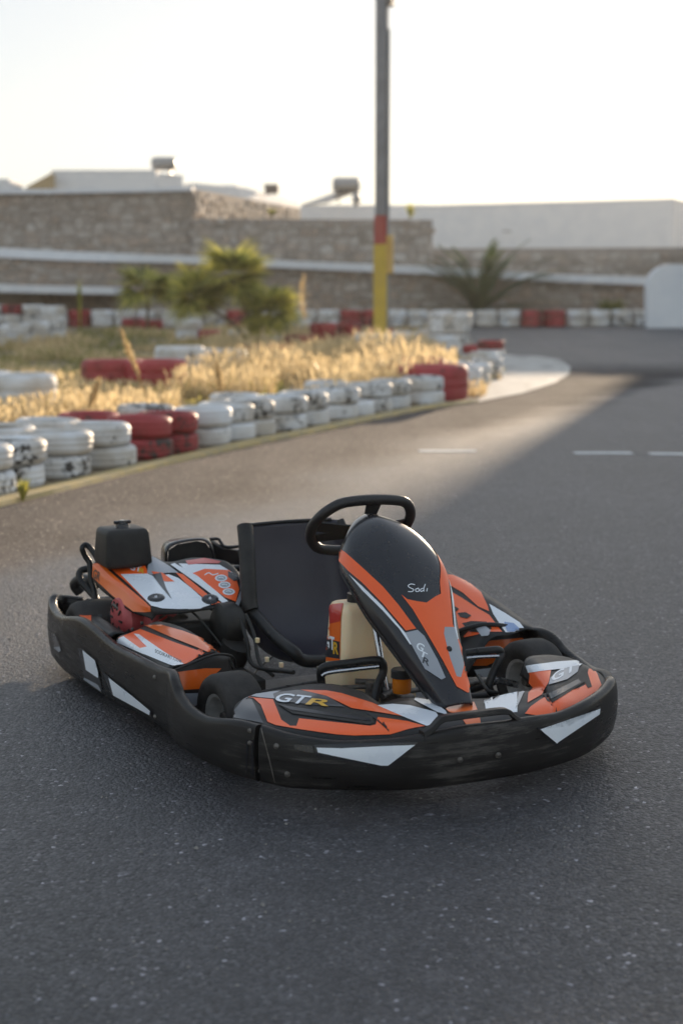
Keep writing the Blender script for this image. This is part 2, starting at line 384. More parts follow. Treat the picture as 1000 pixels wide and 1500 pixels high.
def refine(bm, step, lo, hi):
    for ax in (0, 1):
        v = math.floor(lo[ax] / step) * step + step + .137
        while v < hi[ax]:
            n = (1, 0, 0) if ax == 0 else (0, 1, 0)
            co = (v, 0, 0) if ax == 0 else (0, v, 0)
            bmesh.ops.bisect_plane(bm, geom=bm.verts[:] + bm.edges[:] + bm.faces[:], plane_co=co, plane_no=n)
            v += step
def drape(bm, bvh, off):
    """2-D pixel mesh -> kart surface"""
    for v in bm.verts:
        d = KD(v.co.x, v.co.y)
        hit = bvh.ray_cast(KCAM, d)
        if hit[0] is None:
            # nearest surface point to the sight line
            best = None
            t = (Vector((.2, 0, .25)) - KCAM).dot(d)
            for k in range(-8, 9):
                q = bvh.find_nearest(KCAM + d * (t + k * .12))
                if q[0] is not None:
                    dd = (q[0] - KCAM).cross(d).length
                    if best is None or dd < best[0]: best = (dd, q)
            hit = best[1]
        n = hit[1]
        if n.dot(d) > 0: n = -n
        v.co = hit[0] + n * off
def decal(name, bvh, poly, m, parent, off=.0012, step=3.5, mir=False):
    off += .0007
    bm = bmesh.new(); vs = [bm.verts.new((x, y, 0)) for x, y in poly]; bm.faces.new(vs)
    bmesh.ops.triangulate(bm, faces=bm.faces)
    refine(bm, step, (min(p[0] for p in poly), min(p[1] for p in poly)), (max(p[0] for p in poly), max(p[1] for p in poly)))
    drape(bm, bvh, off)
    V = [v.co.copy() for v in bm.verts]; bm.verts.index_update(); Fc = [tuple(v.index for v in f.verts) for f in bm.faces]; bm.free()
    o = obj(name, V, Fc, m, parent, smooth=True)
    if mir: obj(name, mirror(V), [tuple(reversed(f)) for f in Fc], m, parent, smooth=True)
    return o
def smoothpoly(pts, n=3):
    P = catmull([(x, y, 0) for x, y in pts] + [(pts[0][0], pts[0][1], 0)], n)[:-1]
    return [(p.x, p.y) for p in P]
def text_mesh(body, bold=0., shear=0.):
    c = bpy.data.curves.new('lettering', 'FONT'); c.body = body; c.offset = bold; c.shear = shear; c.size = 1
    c.space_character = 1.02; c.resolution_u = 3
    o = bpy.data.objects.new('lettering_source', c); COL.objects.link(o)
    bpy.context.view_layer.update()
    me = bpy.data.meshes.new_from_object(o); bpy.data.objects.remove(o); bpy.data.curves.remove(c)
    return me
def text(bvh, body, org, ax, ay, m, parent, off=.0026, bold=0., shear=0., mir=False):
    """org pixel of the baseline start; ax / ay pixel vectors of the text's full width / height"""
    me = text_mesh(body, bold, shear)
    xs = [v.co.x for v in me.vertices]; ys = [v.co.y for v in me.vertices]
    x0, x1, y0, y1 = min(xs), max(xs), min(ys), max(ys)
    bm = bmesh.new(); bm.from_mesh(me); bpy.data.meshes.remove(me)
    for v in bm.verts:
        s = (v.co.x - x0) / (x1 - x0); q = (v.co.y - y0) / (y1 - y0)
        v.co = Vector((org[0] + ax[0] * s + ay[0] * q, org[1] + ax[1] * s + ay[1] * q, 0))
    cs = [v.co for v in bm.verts]
    refine(bm, 7, (min(c.x for c in cs), min(c.y for c in cs)), (max(c.x for c in cs), max(c.y for c in cs)))
    drape(bm, bvh, off)
    V = [v.co.copy() for v in bm.verts]; bm.verts.index_update(); Fc = [tuple(v.index for v in f.verts) for f in bm.faces]; bm.free()
    return obj('lettering', V, Fc, m, parent)
def stroke(bvh, pts, wpx, m, parent, off=.0026, name='lettering'):
    P = catmull([(x, y, 0) for x, y in pts], 5); L, Rr = [], []
    for i, p in enumerate(P):
        T = (P[min(i + 1, len(P) - 1)] - P[max(i - 1, 0)]).normalized(); N = Vector((-T.y, T.x, 0)) * wpx / 2
        L.append(p + N); Rr.append(p - N)
    bm = bmesh.new(); a = [bm.verts.new(p) for p in L]; b = [bm.verts.new(p) for p in Rr]
    for i in range(len(P) - 1):
        try: bm.faces.new((a[i], a[i + 1], b[i + 1], b[i]))
        except ValueError: pass
    drape(bm, bvh, off)
    V = [v.co.copy() for v in bm.verts]; bm.verts.index_update(); Fc = [tuple(v.index for v in f.verts) for f in bm.faces]; bm.free()
    return obj(name, V, Fc, m, parent)
def lathe(prof, seg=48, closed=True, axis='z'):
    """profile of (r, z); ring closed on itself"""
    n = len(prof); V = []; Fc = []
    for i in range(seg):
        a = 2 * math.pi * i / seg; c, s = math.cos(a), math.sin(a)
        for r, z in prof:
            V.append(Vector((r * c, r * s, z)) if axis == 'z' else Vector((r * c, z, r * s)))
    for i in range(seg):
        j = (i + 1) % seg
        for k in range(n if closed else n - 1):
            l = (k + 1) % n
            Fc.append((i * n + k, j * n + k, j * n + l, i * n + l))
    return V, Fc

# ================================================================== SETTING
# asphalt: one sheet to the horizon, following the gentle rise
ys = [-60, -20, 0] + [2 * i for i in range(1, 30)] + [70, 100, 200, 500, 1200]
xs = [-900, -200, -60, -30, -15, -8, -4, 0, 4, 8, 15, 30, 60, 200, 900]
V = [(x, y, g(y)) for y in ys for x in xs]; nc = len(xs)
Fc = [(r * nc + c, r * nc + c + 1, (r + 1) * nc + c + 1, (r + 1) * nc + c) for r in range(len(ys) - 1) for c in range(nc - 1)]
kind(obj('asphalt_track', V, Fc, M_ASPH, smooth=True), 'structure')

def sheet(name, poly, lift, m, cell=1.0):
    bm = bmesh.new(); vs = [bm.verts.new((x, y, 0)) for x, y in poly]; bm.faces.new(vs); bmesh.ops.triangulate(bm, faces=bm.faces)
    refine(bm, cell, (min(p[0] for p in poly), min(p[1] for p in poly)), (max(p[0] for p in poly), max(p[1] for p in poly)))
    for v in bm.verts: v.co.z = g(v.co.y) + lift
    o = bobj(name, bm, m)
    return kind(o, 'structure')
kerb_px = [(-90, 766), (0, 742), (100, 717), (200, 692), (300, 668.5), (400, 646), (460, 634), (530, 618.5), (600, 604), (642, 597), (700, 589)]
kl = [GP(*p) for p in kerb_px]
kl = [kl[0] + (kl[0] - kl[1]) * 6] + kl
rim_px = [(730, 562), (736, 548), (733, 535), (715, 520), (690, 506), (650, 493)]
far = [Vector((1.6, 44, 0)), Vector((-9, 50, 0)), Vector((-30, 50, 0)), Vector((-30, 6, 0))]
isl = [Vector((p.x, p.y, 0)) for p in kl] + [GP(*p) for p in rim_px] + far
sheet('island_soil', [(p.x, p.y) for p in isl], .006, M_SOIL)
ap = [GP(*p) for p in [(600, 604), (642, 597), (700, 590), (765, 577), (812, 562), (833, 549), (835, 538), (820, 528), (790, 523), (740, 520), (700, 520), (690, 560), (640, 580)]]
sheet('concrete_apron', [(p.x, p.y) for p in ap], .012, M_APRON, .8)
# kerb: low painted concrete strip along the island, real height
kp = catmull(kl, 4); V = []; Fc = []
for i, p in enumerate(kp):
    T = (kp[min(i + 1, len(kp) - 1)] - kp[max(i - 1, 0)]); T.z = 0; T.normalize(); N = Vector((-T.y, T.x, 0))
    wob = .012 * noise.noise(p * 1.7)
    for o_, z_ in ((-.02 + wob, -.02), (-.005 + wob, .03), (.13, .035), (.14, -.02)):
        q = p + N * o_; V.append((q.x, q.y, g(q.y) + z_))
for i in range(len(kp) - 1):
    for k in range(3): Fc.append((i * 4 + k, i * 4 + k + 1, i * 4 + 5 + k, i * 4 + 4 + k))
kind(obj('kerb', V, Fc, M_KERB), 'structure')
for i, (a, b) in enumerate([((613, 661), (697, 661)), ((840, 664), (925, 664)), ((950, 665), (1035, 666)), ((697, 586), (730, 590))][:3]):
    p, q = GP(*a), GP(*b)
    wd = .085
    kind(obj('painted_dash', [(p.x, p.y - wd, .004), (q.x, q.y - wd, .004), (q.x, q.y + wd, .004), (p.x, p.y + wd, .004)], [(0, 1, 2, 3)], M_LINE), 'structure')

# ================================================================== BACKGROUND WALLS AND BUILDINGS
def stone_mesh(i):
    bm = bmesh.new(); n = random.choice((7, 8, 9)); ring0 = []; ring1 = []; ring2 = []
    for k in range(n):
        a = 2 * math.pi * (k + random.uniform(-.25, .25)) / n
        c, s = math.cos(a), math.sin(a)
        q = 1 / max(abs(c), abs(s)) ** .75
        x, z = c * .5 * q * random.uniform(.86, 1.0), s * .5 * q * random.uniform(.86, 1.0)
        ring0.append(bm.verts.new((x, .5, z))); ring1.append(bm.verts.new((x * .97, -.15, z * .97))); ring2.append(bm.verts.new((x * .72, -.5 * random.uniform(.7, 1), z * .72)))
    for k in range(n):
        l = (k + 1) % n
        bm.faces.new((ring0[k], ring0[l], ring1[l], ring1[k])); bm.faces.new((ring1[k], ring1[l], ring2[l], ring2[k]))
    bm.faces.new(ring2)
    me = bpy.data.meshes.new('stone'); bmesh.ops.recalc_face_normals(bm, faces=bm.faces); bm.to_mesh(me); bm.free(); me.materials.append(M_STONE)
    return me
STONES = [stone_mesh(i) for i in range(10)]
def stone_wall(name, label, A, B, ztop, zbot, thick=.6, sw=.36, sh=.22, depth=.05):
    """dry stone wall from A to B (ground plan); ztop/zbot functions of 0..1"""
    A, B = Vector(A), Vector(B); D = (B - A); Ln = D.length; ang = math.atan2(D.y, D.x); e = empty(name, label, 'wall', (A.x, A.y, 0), ang, None)
    N = 14; V = []; Fc = []
    for i in range(N + 1):
        s = i / N; x = s * Ln
        for yy in (0, thick):
            V.append((x, yy, zbot(s) - .3)); V.append((x, yy, ztop(s)))
    for i in range(N):
        a = i * 4; b = a + 4
        Fc += [(a, b, b + 1, a + 1), (a + 2, a + 3, b + 3, b + 2), (a + 1, b + 1, b + 3, a + 3)]
    Fc += [(0, 1, 3, 2), (N * 4, N * 4 + 2, N * 4 + 3, N * 4 + 1)]
    obj('mortar_core', V, Fc, M_MORTAR, e)
    items = []
    z0 = min(zbot(0), zbot(1)); z1 = max(ztop(0), ztop(1)); z = z0
    while z < z1:
        hgt = sh * random.uniform(.6, 1.35); x = -random.uniform(0, sw)
        while x < Ln:
            wd = sw * random.uniform(.55, 1.5)
            cx, cz = x + wd / 2, z + hgt / 2 + random.uniform(-.3, .3) * sh; s = cx / Ln
            if 0 < s < 1 and cz + hgt * .4 < ztop(s) and cz - hgt * .5 > zbot(s) - hgt:
                items.append((cx, cz, wd, hgt))
            x += wd
        z += hgt
    random.shuffle(items)
    for cx, cz, wd, hgt in items[:300]:
        o = bpy.data.objects.new('stone', random.choice(STONES)); COL.objects.link(o); o.parent = e
        o.location = (cx, -depth * random.uniform(.1, .5), cz + random.uniform(-.02, .02)); o.scale = (wd * 1.03, depth * 2.2, hgt * 1.06)
        o.rotation_euler = (0, random.uniform(-.12, .12), 0)
    if len(items) > 300:
        V = []; Fc = []
        for cx, cz, wd, hgt in items[300:]:
            me = random.choice(STONES); b0 = len(V)
            for v in me.vertices: V.append((cx + v.co.x * wd * 1.03, -depth * .3 + v.co.y * depth * 2.2, cz + v.co.z * hgt * 1.06))
            for f in me.polygons: Fc.append(tuple(b0 + k for k in f.vertices))
        kind(obj('smaller_stones', V, Fc, M_STONE, e), 'stuff')
    return e
def wline(pa, pb, Y):            # z along a pixel line at distance Y, as function of 0..1
    za, zb = W(*pa, Y).z, W(*pb, Y).z
    return lambda s: za + (zb - za) * s
def xy(p, Y): q = W(*p, Y); return (q.x, q.y)
# lower tier: from the left edge to the arched white wall
t1 = wline((-60, 372), (955, 416), 48)
stone_wall('stone_terrace_wall', 'low rough stone wall right behind the far tyre barrier, under the long white ledge', xy((-60, 400), 48), xy((955, 400), 48), t1, lambda s: .5, .5)
# second tier pieces
stone_wall('stone_house_wall', 'tall blurred brown stone wall at upper left, topped by a thin white coping', xy((-60, 300), 50), xy((281, 300), 50), wline((-60, 283), (281, 277), 50), wline((-60, 372), (281, 384), 50), .5)
stone_wall('stone_side_wall', 'sunlit receding stone wall around the corner of the tall wall', xy((283, 300), 50.1), xy((440, 300), 66), lambda s: W(283, 277, 50.1).z + (W(440, 305, 66).z - W(283, 277, 50.1).z) * s, lambda s: 3.2, .5, .5, .3)
stone_wall('stone_garden_wall', 'stone wall step in the middle, lower than the tall wall and left of the white building', xy((283, 350), 49.6), xy((633, 350), 49.6), wline((283, 320), (633, 322), 49.6), wline((283, 384), (633, 400), 49.6), .5)
stone_wall('stone_retaining_wall', 'long brown stone wall below the plain white building at right', xy((635, 380), 50), xy((1080, 380), 50), wline((635, 364), (1080, 362), 50), wline((635, 400), (1080, 412), 50), .5)
def ribbon_box(name, label, pts, Y0, Y1, m, cat='wall'):
    """pts: (px, top, bottom) profile on the plane Y0, given depth to Y1"""
    V = []; Fc = []
    for px, a, b in pts:
        A, B = W(px, a, Y0), W(px, b, Y0)
        V += [(A.x, Y0, B.z), (A.x, Y0, A.z), (A.x, Y1, A.z + .02), (A.x, Y1, B.z)]
    n = len(pts)
    for i in range(n - 1):
        a, b = i * 4, i * 4 + 4
        Fc += [(a, b, b + 1, a + 1), (a + 1, b + 1, b + 2, a + 2), (a + 2, b + 2, b + 3, a + 3), (a + 3, b + 3, b, a)]
    Fc += [(0, 1, 2, 3), (n * 4 - 1, n * 4 - 2, n * 4 - 3, n * 4 - 4)]
    return tag(obj(name, V, Fc, m), label, cat)
ribbon_box('white_ledge', 'long whitewashed ledge running across the stone walls at mid height', [(-60, 360, 372), (0, 363, 377), (120, 369, 382), (282, 375, 386), (450, 383, 394), (650, 391, 403), (800, 401, 412), (953, 406, 418)], 47.7, 50.4, M_WTRIM, 'ledge')
ribbon_box('white_low_ledge', 'short white kerb wall at far left below the long ledge', [(-60, 414, 425), (0, 417, 428), (90, 419, 430), (166, 421, 431)], 45.6, 47.9, M_WTRIM, 'ledge')
ribbon_box('white_coping', 'thin white coping on top of the tall stone wall at left', [(-60, 277, 284), (60, 277, 283), (200, 276, 281), (281, 273, 279)], 49.7, 50.7, M_WTRIM, 'coping')

def house(name, label, foot, z0, z1, m=M_WWALL, extras=None):
    """flat-roofed house: foot = corners of plan; parapet as its own part"""
    cx = sum(p[0] for p in foot) / len(foot); cy = sum(p[1] for p in foot) / len(foot)
    e = empty(name, label, 'building', (cx, cy, z0))
    n = len(foot); P = [(x - cx, y - cy) for x, y in foot]
    V = [(x, y, -1) for x, y in P] + [(x, y, z1 - z0) for x, y in P]
    Fc = [(i, (i + 1) % n, n + (i + 1) % n, n + i) for i in range(n)]
    obj('wall', V, Fc, m, e)
    hp = z1 - z0
    obj('roof', [(x * .97, y * .97, hp - .25) for x, y in P], [tuple(range(n))], m, e)
    V = []; q = .94
    for z in (hp, hp + .12):
        V += [(x * 1.004, y * 1.004, z) for x, y in P] + [(x * q, y * q, z) for x, y in P]
    Fc = []
    for i in range(n):
        j = (i + 1) % n
        Fc += [(i, j, 2 * n + j, 2 * n + i), (2 * n + i, 2 * n + j, 3 * n + j, 3 * n + i), (3 * n + i, 3 * n + j, n + j, n + i), (n + i, n + j, j, i)]
    obj('parapet', V, Fc, M_WTRIM, e)
    return e
def rect(p, Y, q, Y2, dep):
    A = Vector(xy(p, Y)); B = Vector(xy(q, Y2)); D = (B - A).normalized(); N = Vector((-D.y, D.x))
    return [tuple(A), tuple(B), tuple(B + N * dep), tuple(A + N * dep)]
zt = W(985, 294, 94).z
# right building: nearer at its right end; its right side face catches the sun
A = Vector(xy((605, 300), 101)); B = Vector(xy((984, 300), 94))
bld = house('white_building', 'long plain white building on the skyline at right', [tuple(A), tuple(B), tuple(B + Vector((7, 15))), tuple(A + Vector((7, 15)))], 2.5, zt)
o = obj('spout', [(v[0], v[1], v[2]) for v in [(-.25, 0, 0), (.25, 0, 0), (.25, 0, .1), (-.25, 0, .1), (-.25, -.12, 0), (.25, -.12, 0), (.25, -.12, .1), (-.25, -.12, .1)]], [(4, 5, 6, 7), (4, 0, 1, 5), (7, 6, 2, 3), (4, 7, 3, 0), (5, 1, 2, 6)], M_TANKG, bld)
q = W(742, 340, 97.8); o.location = Vector((q.x, q.y, q.z)) - bld.location
house('white_annex', 'low white annex between the solar heater and the light pole', rect((440, 310), 106, (628, 310), 106, 10), 2.5, W(440, 303, 106).z)
house('white_roof_house', 'white flat-roofed house at upper left behind the tall stone wall', rect((76, 260), 96, (229, 260), 96, 13), 3, W(150, 252, 96).z)
house('white_stair_block', 'small sunlit white block right of the upper left house, under the water tank', rect((229, 260), 97, (268, 260), 99, 5), 3, W(245, 256, 97).z)
house('parapet_house', 'pale receding roof terrace in the middle behind the sunlit side wall', rect((286, 280), 99, (352, 280), 103, 5), 3, W(300, 271, 99).z)
house('low_parapet_house', 'lower pale roof parapet stepping down left of the solar heater', rect((345, 280), 103, (437, 290), 122, 6), 3, W(398, 283, 109).z)
ribbon_box('canvas_awning', 'tan sloping awning at far left skyline', [(38, 274, 276), (60, 262, 276), (76, 253, 276)], 95, 97.4, M_TAN, 'awning')
ribbon_box('roof_cabin', 'small pale cabin roof cut by the left picture edge', [(-40, 262, 278), (14, 262, 278)], 93, 97, M_WTRIM, 'cabin')
# chimney
e = empty('roof_vent', 'small dark square vent on the middle roof terrace', 'vent', W(398, 280, 110))
bm = bmesh.new(); a_box(bm, (0, 0, .1), (1.0, .7, .6)); bobj('vent_box', bm, M_DARK, e); bm = bmesh.new(); a_box(bm, (0, 0, .43), (1.12, .8, .08)); bobj('vent_cap', bm, M_STEEL, e)
house('shade_block', 'unseen tall white block added beyond the right picture edge to shade the track', [(14.7, 60), (40, 60), (43.5, 72), (18.3, 72)], .55, 7.92)  # unseen block, put in and sized for the shade it casts
def cylx(L, r, seg=20):
    prof = [(.001, -L / 2), (r * .6, -L / 2), (r * .93, -L / 2 + r * .22), (r, -L / 2 + r * .5), (r, L / 2 - r * .5), (r * .93, L / 2 - r * .22), (r * .6, L / 2), (.001, L / 2)]
    V, Fc = lathe(prof, seg, False); return [Vector((v.z, v.y, v.x)) for v in V], Fc
e = empty('water_tank', 'grey cylindrical water tank on the upper left white house', 'water tank', W(240, 240, 98))
V, Fc = cylx(1.56, .43); obj('tank', V, Fc, M_TANKG, e, smooth=True)
for s in (-.45, .45):
    bm = bmesh.new(); a_box(bm, (s, 0, -.48), (.1, .6, .36)); bobj('support', bm, M_STEEL, e)
e = empty('solar_water_heater', 'grey solar water heater drum with sloping collector left of the pole', 'solar heater', W(507, 271, 103))
V, Fc = cylx(1.85, .50); obj('tank', V, Fc, M_TANKG, e, smooth=True)
a, b = W(443, 299, 101), W(500, 281, 103.3); l = e.location
V = [Vector((a.x, a.y, a.z)) - l, Vector((a.x + 1.6, a.y - .7, a.z + .1)) - l, Vector((b.x + .9, b.y - .3, b.z)) - l, Vector((b.x - .3, b.y + .3, b.z + .05)) - l]
o = obj('collector', V, [(0, 1, 2, 3)], M_GLASSD, e); md = o.modifiers.new('t', 'SOLIDIFY'); md.thickness = .1
bm = bmesh.new(); a_box(bm, (-.5, 0, -.85), (.1, .8, .8)); bobj('stand', bm, M_STEEL, e)
bm = bmesh.new(); a_box(bm, (.5, 0, -.85), (.1, .8, .8)); bobj('stand', bm, M_STEEL, e)
e = empty('roof_urn', 'small urn-like ornament beside the solar heater drum', 'urn', W(522, 303, 101))
V, Fc = lathe([(r_ * 1.6, z_ * 1.6) for r_, z_ in [(.001, 0), (.12, 0), (.08, .06), (.17, .22), (.2, .36), (.12, .5), (.09, .56), (.14, .62), (.001, .62)]], 16, False); obj('urn_body', V, Fc, M_TANKG, e, smooth=True)
# arched white wall at the right edge
px = [(948, 480), (948, 420), (951, 408), (957, 398), (966, 391), (978, 387), (1000, 387), (1090, 387), (1090, 480)]
Y = 44.5; pts = [W(*p, Y) for p in px]
n = len(pts); V = [tuple(p) for p in pts] + [(p.x, p.y + .5, p.z) for p in pts]
for k in (0, n - 1, n, 2 * n - 1): V[k] = (V[k][0], V[k][1], .4)
Fc = [tuple(range(n))] + [tuple(range(2 * n - 1, n - 1, -1))] + [(i, (i + 1) % n, n + (i + 1) % n, n + i) for i in range(n)]
tag(obj('arched_wall', V, Fc, M_WWALL), 'smooth white wall with a rounded top corner at the right picture edge', 'wall')
# bank behind the terraces so that no asphalt shows between buildings
kind(obj('hill', [(-300, 53, 1.5), (300, 53, 1.5), (300, 90, 3.2), (-300, 90, 3.2), (300, 600, 3.4), (-300, 600, 3.4)], [(0, 1, 2, 3), (3, 2, 4, 5)], M_SOIL), 'structure')

# ================================================================== LIGHT POLE
base = Vector((W(558, 460, 33).x, 33, g(33)))
pole = empty('light_pole', 'tall square grey light pole painted red and yellow at its foot', 'pole', base, R(-16))
def boxpart(name, c, s, m, par, bev=0):
    bm = bmesh.new(); a_box(bm, c, s, bev=bev); return bobj(name, bm, m, par)
M_POLEG = varied('galvanised_pole', (.20, .20, .21), (.27, .27, .28), 3, .5, .1, metal=.3)
M_POLER = varied('red_pole_paint', (.42, .07, .05), (.34, .07, .06), 4, .6, .2)
M_POLEY = varied('yellow_pole_paint', (.62, .43, .04), (.52, .36, .05), 3, .55, .2)
zr0, zr1 = W(558, 358, 33).z - base.z, W(558, 316, 33).z - base.z
boxpart('yellow_base', (0, 0, zr0 / 2), (.285, .285, zr0), M_POLEY, pole, .02)
boxpart('red_band', (0, 0, (zr0 + zr1) / 2), (.265, .265, zr1 - zr0 + .004), M_POLER, pole, .02)
boxpart('shaft', (0, 0, zr1 + 4.2), (.24, .24, 8.4), M_POLEG, pole, .02)
tube('conduit', [(.15, -.03, .2), (.15, -.03, 6.9)], .035, M_TANKG, pole, sm=1)
boxpart('junction_box', (.20, -.04, W(575, 373, 33).z - base.z), (.13, .18, .82), varied('ochre_box', (.55, .33, .08), (.6, .4, .12), 3), pole, .02)
boxpart('lamp_bracket', (.17, 0, W(568, 5, 33).z - base.z + .1), (.12, .3, .32), M_STEEL, pole, .02)

# ================================================================== TYRES
def tyre_mesh(Rr, wd, rin, name):
    prof = []
    h = wd / 2
    # outer tread with grooves
    def add(r, z): prof.append((r, z))
    add(rin, -h * .72); add(rin + (Rr - rin) * .25, -h * .96); add(rin + (Rr - rin) * .6, -h); add(Rr - .052, -h * .98); add(Rr - .03, -h * .92); add(Rr - .013, -h * .79); add(Rr - .004, -h * .6)
    for gz in (-.25, .25):
        c = gz * h
        add(Rr - abs(gz) * .006, c - .012); add(Rr - .004 - abs(gz) * .006, c - .006); add(Rr - .004 - abs(gz) * .006, c + .006); add(Rr - abs(gz) * .006, c + .012)
    add(Rr - .004, h * .6); add(Rr - .013, h * .79); add(Rr - .03, h * .92); add(Rr - .052, h * .98); add(rin + (Rr - rin) * .6, h); add(rin + (Rr - rin) * .25, h * .96); add(rin, h * .72)
    add(rin + .012, h * .55); add(Rr - .035, h * .6); add(Rr - .028, -h * .6); add(rin + .012, -h * .55)
    V, Fc = lathe(prof, 44)
    # slight deformation, so rings are not perfect
    V = [v + Vector((1, 1, 0)) * .004 * noise.noise(v * 5) for v in V]
    me = bpy.data.meshes.new(name); me.from_pydata([tuple(v) for v in V], [], Fc); me.update(); me.shade_smooth(); me.set_sharp_from_angle(angle=R(40))
    return me
TY = {}
for cname, m in (('white', M_TW), ('red', M_TR)):
    for sname, (Rr, wd, rin) in {'car': (.272, .178, .165), 'far': (.33, .25, .2), 'truck': (.47, .47, .27)}.items():
        me = tyre_mesh(Rr, wd, rin, 'tyre'); me.materials.append(m); TY[cname, sname] = (me, Rr, wd)
def put_tyre(x, y, k, colour, size, label, group, tilt=.03, zoff=0):
    me, Rr, wd = TY[colour, size]
    o = bpy.data.objects.new('tyre', me); COL.objects.link(o)
    o.location = (x + random.uniform(-.018, .018), y + random.uniform(-.018, .018), g(y) + wd * (k + .5) + .004 + zoff)
    o.rotation_euler = (random.uniform(-tilt, tilt) * (.4 if k == 0 else 1), random.uniform(-tilt, tilt) * (.4 if k == 0 else 1), random.uniform(0, 6.28))
    s = random.uniform(.97, 1.03); o.scale = (s, s, 1)
    tag(o, ' '.join(label.split()[:16]), 'tyre', group); return o
def stack_at(px_right, py_base, n, colour, size, where, group, colours=None, zoff=0):
    me, Rr, wd = TY[colour, size]
    p = GP(px_right, py_base); Y = p.y + Rr
    x = (px_right - 500) / FPX * Y / 1.0 * (1 / (CP)) * CP - Rr * .97
    for k in range(n):
        c = colours[k] if colours else colour
        lv = ['lower', 'upper'][k] if n == 2 else ['bottom', 'middle', 'top'][k] if n == 3 else ''
        put_tyre(x, Y, k, c, size, (lv + ' ' if lv else '') + f'{c} painted tyre {where}', group, zoff=zoff)
    return x, Y
G1 = 'painted tyres stacked along the near kerb'
near = [(17, 742, 2, 'white', 'car', 'of the pair cut by the left picture edge beside the kerb'),
 (65, 733, 2, 'white', 'car', 'of the dirty worn kerb pair with the small weed beside it'),
 (129, 717, 2, 'white', 'car', 'of the kerb pair with bare patches, third from the left edge'),
 (195, 700, 2, 'white', 'car', 'of the kerb pair just left of the red pairs'),
 (250, 686, 2, 'red', 'car', 'of the left red pair on the kerb'),
 (293, 676, 2, 'red', 'car', 'of the right red pair on the kerb'),
 (340, 665, 2, 'white', 'car', 'of the kerb pair just right of the red pairs'),
 (372, 655, 2, 'white', 'car', 'of the second white kerb pair right of the red pairs'),
 (400, 647, 2, 'white', 'car', 'of the third white kerb pair right of the red pairs'),
 (449, 638, 2, 'white', 'car', 'of the kerb pair in front of the first long upper tyre row'),
 (482, 631, 2, 'white', 'car', 'of the kerb pair straight below the thistle stalk'),
 (527, 625, 2, 'white', 'car', 'of the kerb pair straight left of the small single tyre'),
 (548, 616, 1, 'white', 'car', 'standing alone, the low single one in the kerb row'),
 (577, 611, 2, 'white', 'car', 'of the kerb pair under the light pole, third from the big red ones'),
 (604, 606, 2, 'white', 'car', 'of the second kerb pair left of the big red tyres'),
 (648, 599, 2, 'white', 'car', 'of the kerb pair right before the big red tyres')]
pos = []
def kerb_stack(xr, yb, n, colour, size, where, group):
    me, Rr, wd = TY[colour, size]
    best = None
    for i in range(1, len(kp) - 1):
        for f in (0, .25, .5, .75):
            p = kp[i].lerp(kp[i + 1], f) if i + 1 < len(kp) else kp[i]
            T = kp[i + 1] - kp[i - 1]; T.z = 0; T.normalize(); c = p + Vector((-T.y, T.x, 0)) * (.155 + Rr)
            e_ = abs(500 + (c.x + Rr * .97) / c.y * FPX - xr)
            if best is None or e_ < best[0]: best = (e_, c)
    c = best[1]
    for k in range(n):
        lv = ['lower', 'upper'][k] + ' ' if n == 2 else ''
        put_tyre(c.x, c.y, k, colour, size, f'{lv}{colour} painted tyre {where}', group)
    return c.x, c.y
for a in near: pos.append(kerb_stack(*a, G1))
# second row behind the kerb row
for (i, dx, dy, n, c, wh) in [(0, -.55, .35, 2, 'white', 'in the second row behind the leftmost kerb pair'), (1, -.52, .42, 2, 'white', 'in the second row behind the dirty worn kerb pair'),
        (2, -.5, .45, 2, 'white', 'in the second row behind the third kerb pair'), (3, -.5, .42, 2, 'white', 'in the second row behind the last white pair left of the reds'),
        (4, -.5, .42, 2, 'red', 'in the second row behind the left red kerb pair'), (6, -.54, .2, 2, 'white', 'in the second row behind the first white pair right of the reds'),
        (9, -.5, .3, 2, 'white', 'in the second row below the yucca-like palms'), (13, -.55, .3, 2, 'white', 'in the second row under the light pole')]:
    x, y = pos[i]
    for k in range(n): put_tyre(x + dx, y + dy, k, c, 'car', f'{["lower", "upper"][k]} {c} painted tyre {wh}', 'painted tyres in the second row')
G2 = 'tyres at the tip of the island'
for a in [(684, 590, 1, 'red', 'truck', 'lying largest and nearest at the island tip'), (650, 574, 1, 'red', 'truck', 'half hidden behind the largest red one'),
          (703, 577, 2, 'white', 'car', 'directly right of the big red tyres at the island tip'), (692, 563, 2, 'white', 'car', 'behind the white pair beside the big red tyre'),
          (718, 567, 2, 'white', 'car', 'of the pair nearest the white concrete apron'), (735, 556, 2, 'white', 'car', 'of the rightmost pair at the island tip'),
          (728, 545, 2, 'white', 'car', 'beneath the red rimmed tyre at the island tip')]:
    stack_at(*a, G2)
for a in [(737, 540, 3, 'white', 'car', 'of the tall stack capped with red at the island tip', G2, ['white', 'white', 'red']),
          (712, 532, 2, 'white', 'car', 'left of the red capped stack', G2, ['white', 'red']),
          (686, 524, 2, 'white', 'truck', 'on the far side of the island tip', G2), (668, 514, 1, 'white', 'truck', 'in the far row right of the pole foot', G2),
          (626, 510, 2, 'white', 'car', 'in the far row just right of the pole foot', G2), (600, 508, 2, 'white', 'car', 'touching the pole foot on its right', G2)]:
    stack_at(*a)
# around the pole foot
for dx, dy, wh in ((-.30, -.75, 'left of the pole foot'), (.30, -.8, 'in front of the pole foot')):
    for k in range(3): put_tyre(base.x + dx, base.y + dy, k, 'white', 'car', f'{["bottom", "middle", "top"][k]} white painted tyre stacked {wh}', 'tyres round the pole foot')
put_tyre(base.x, base.y + .5, 2, 'red', 'car', 'red painted tyre behind the pole foot', 'tyres round the pole foot', zoff=.05)
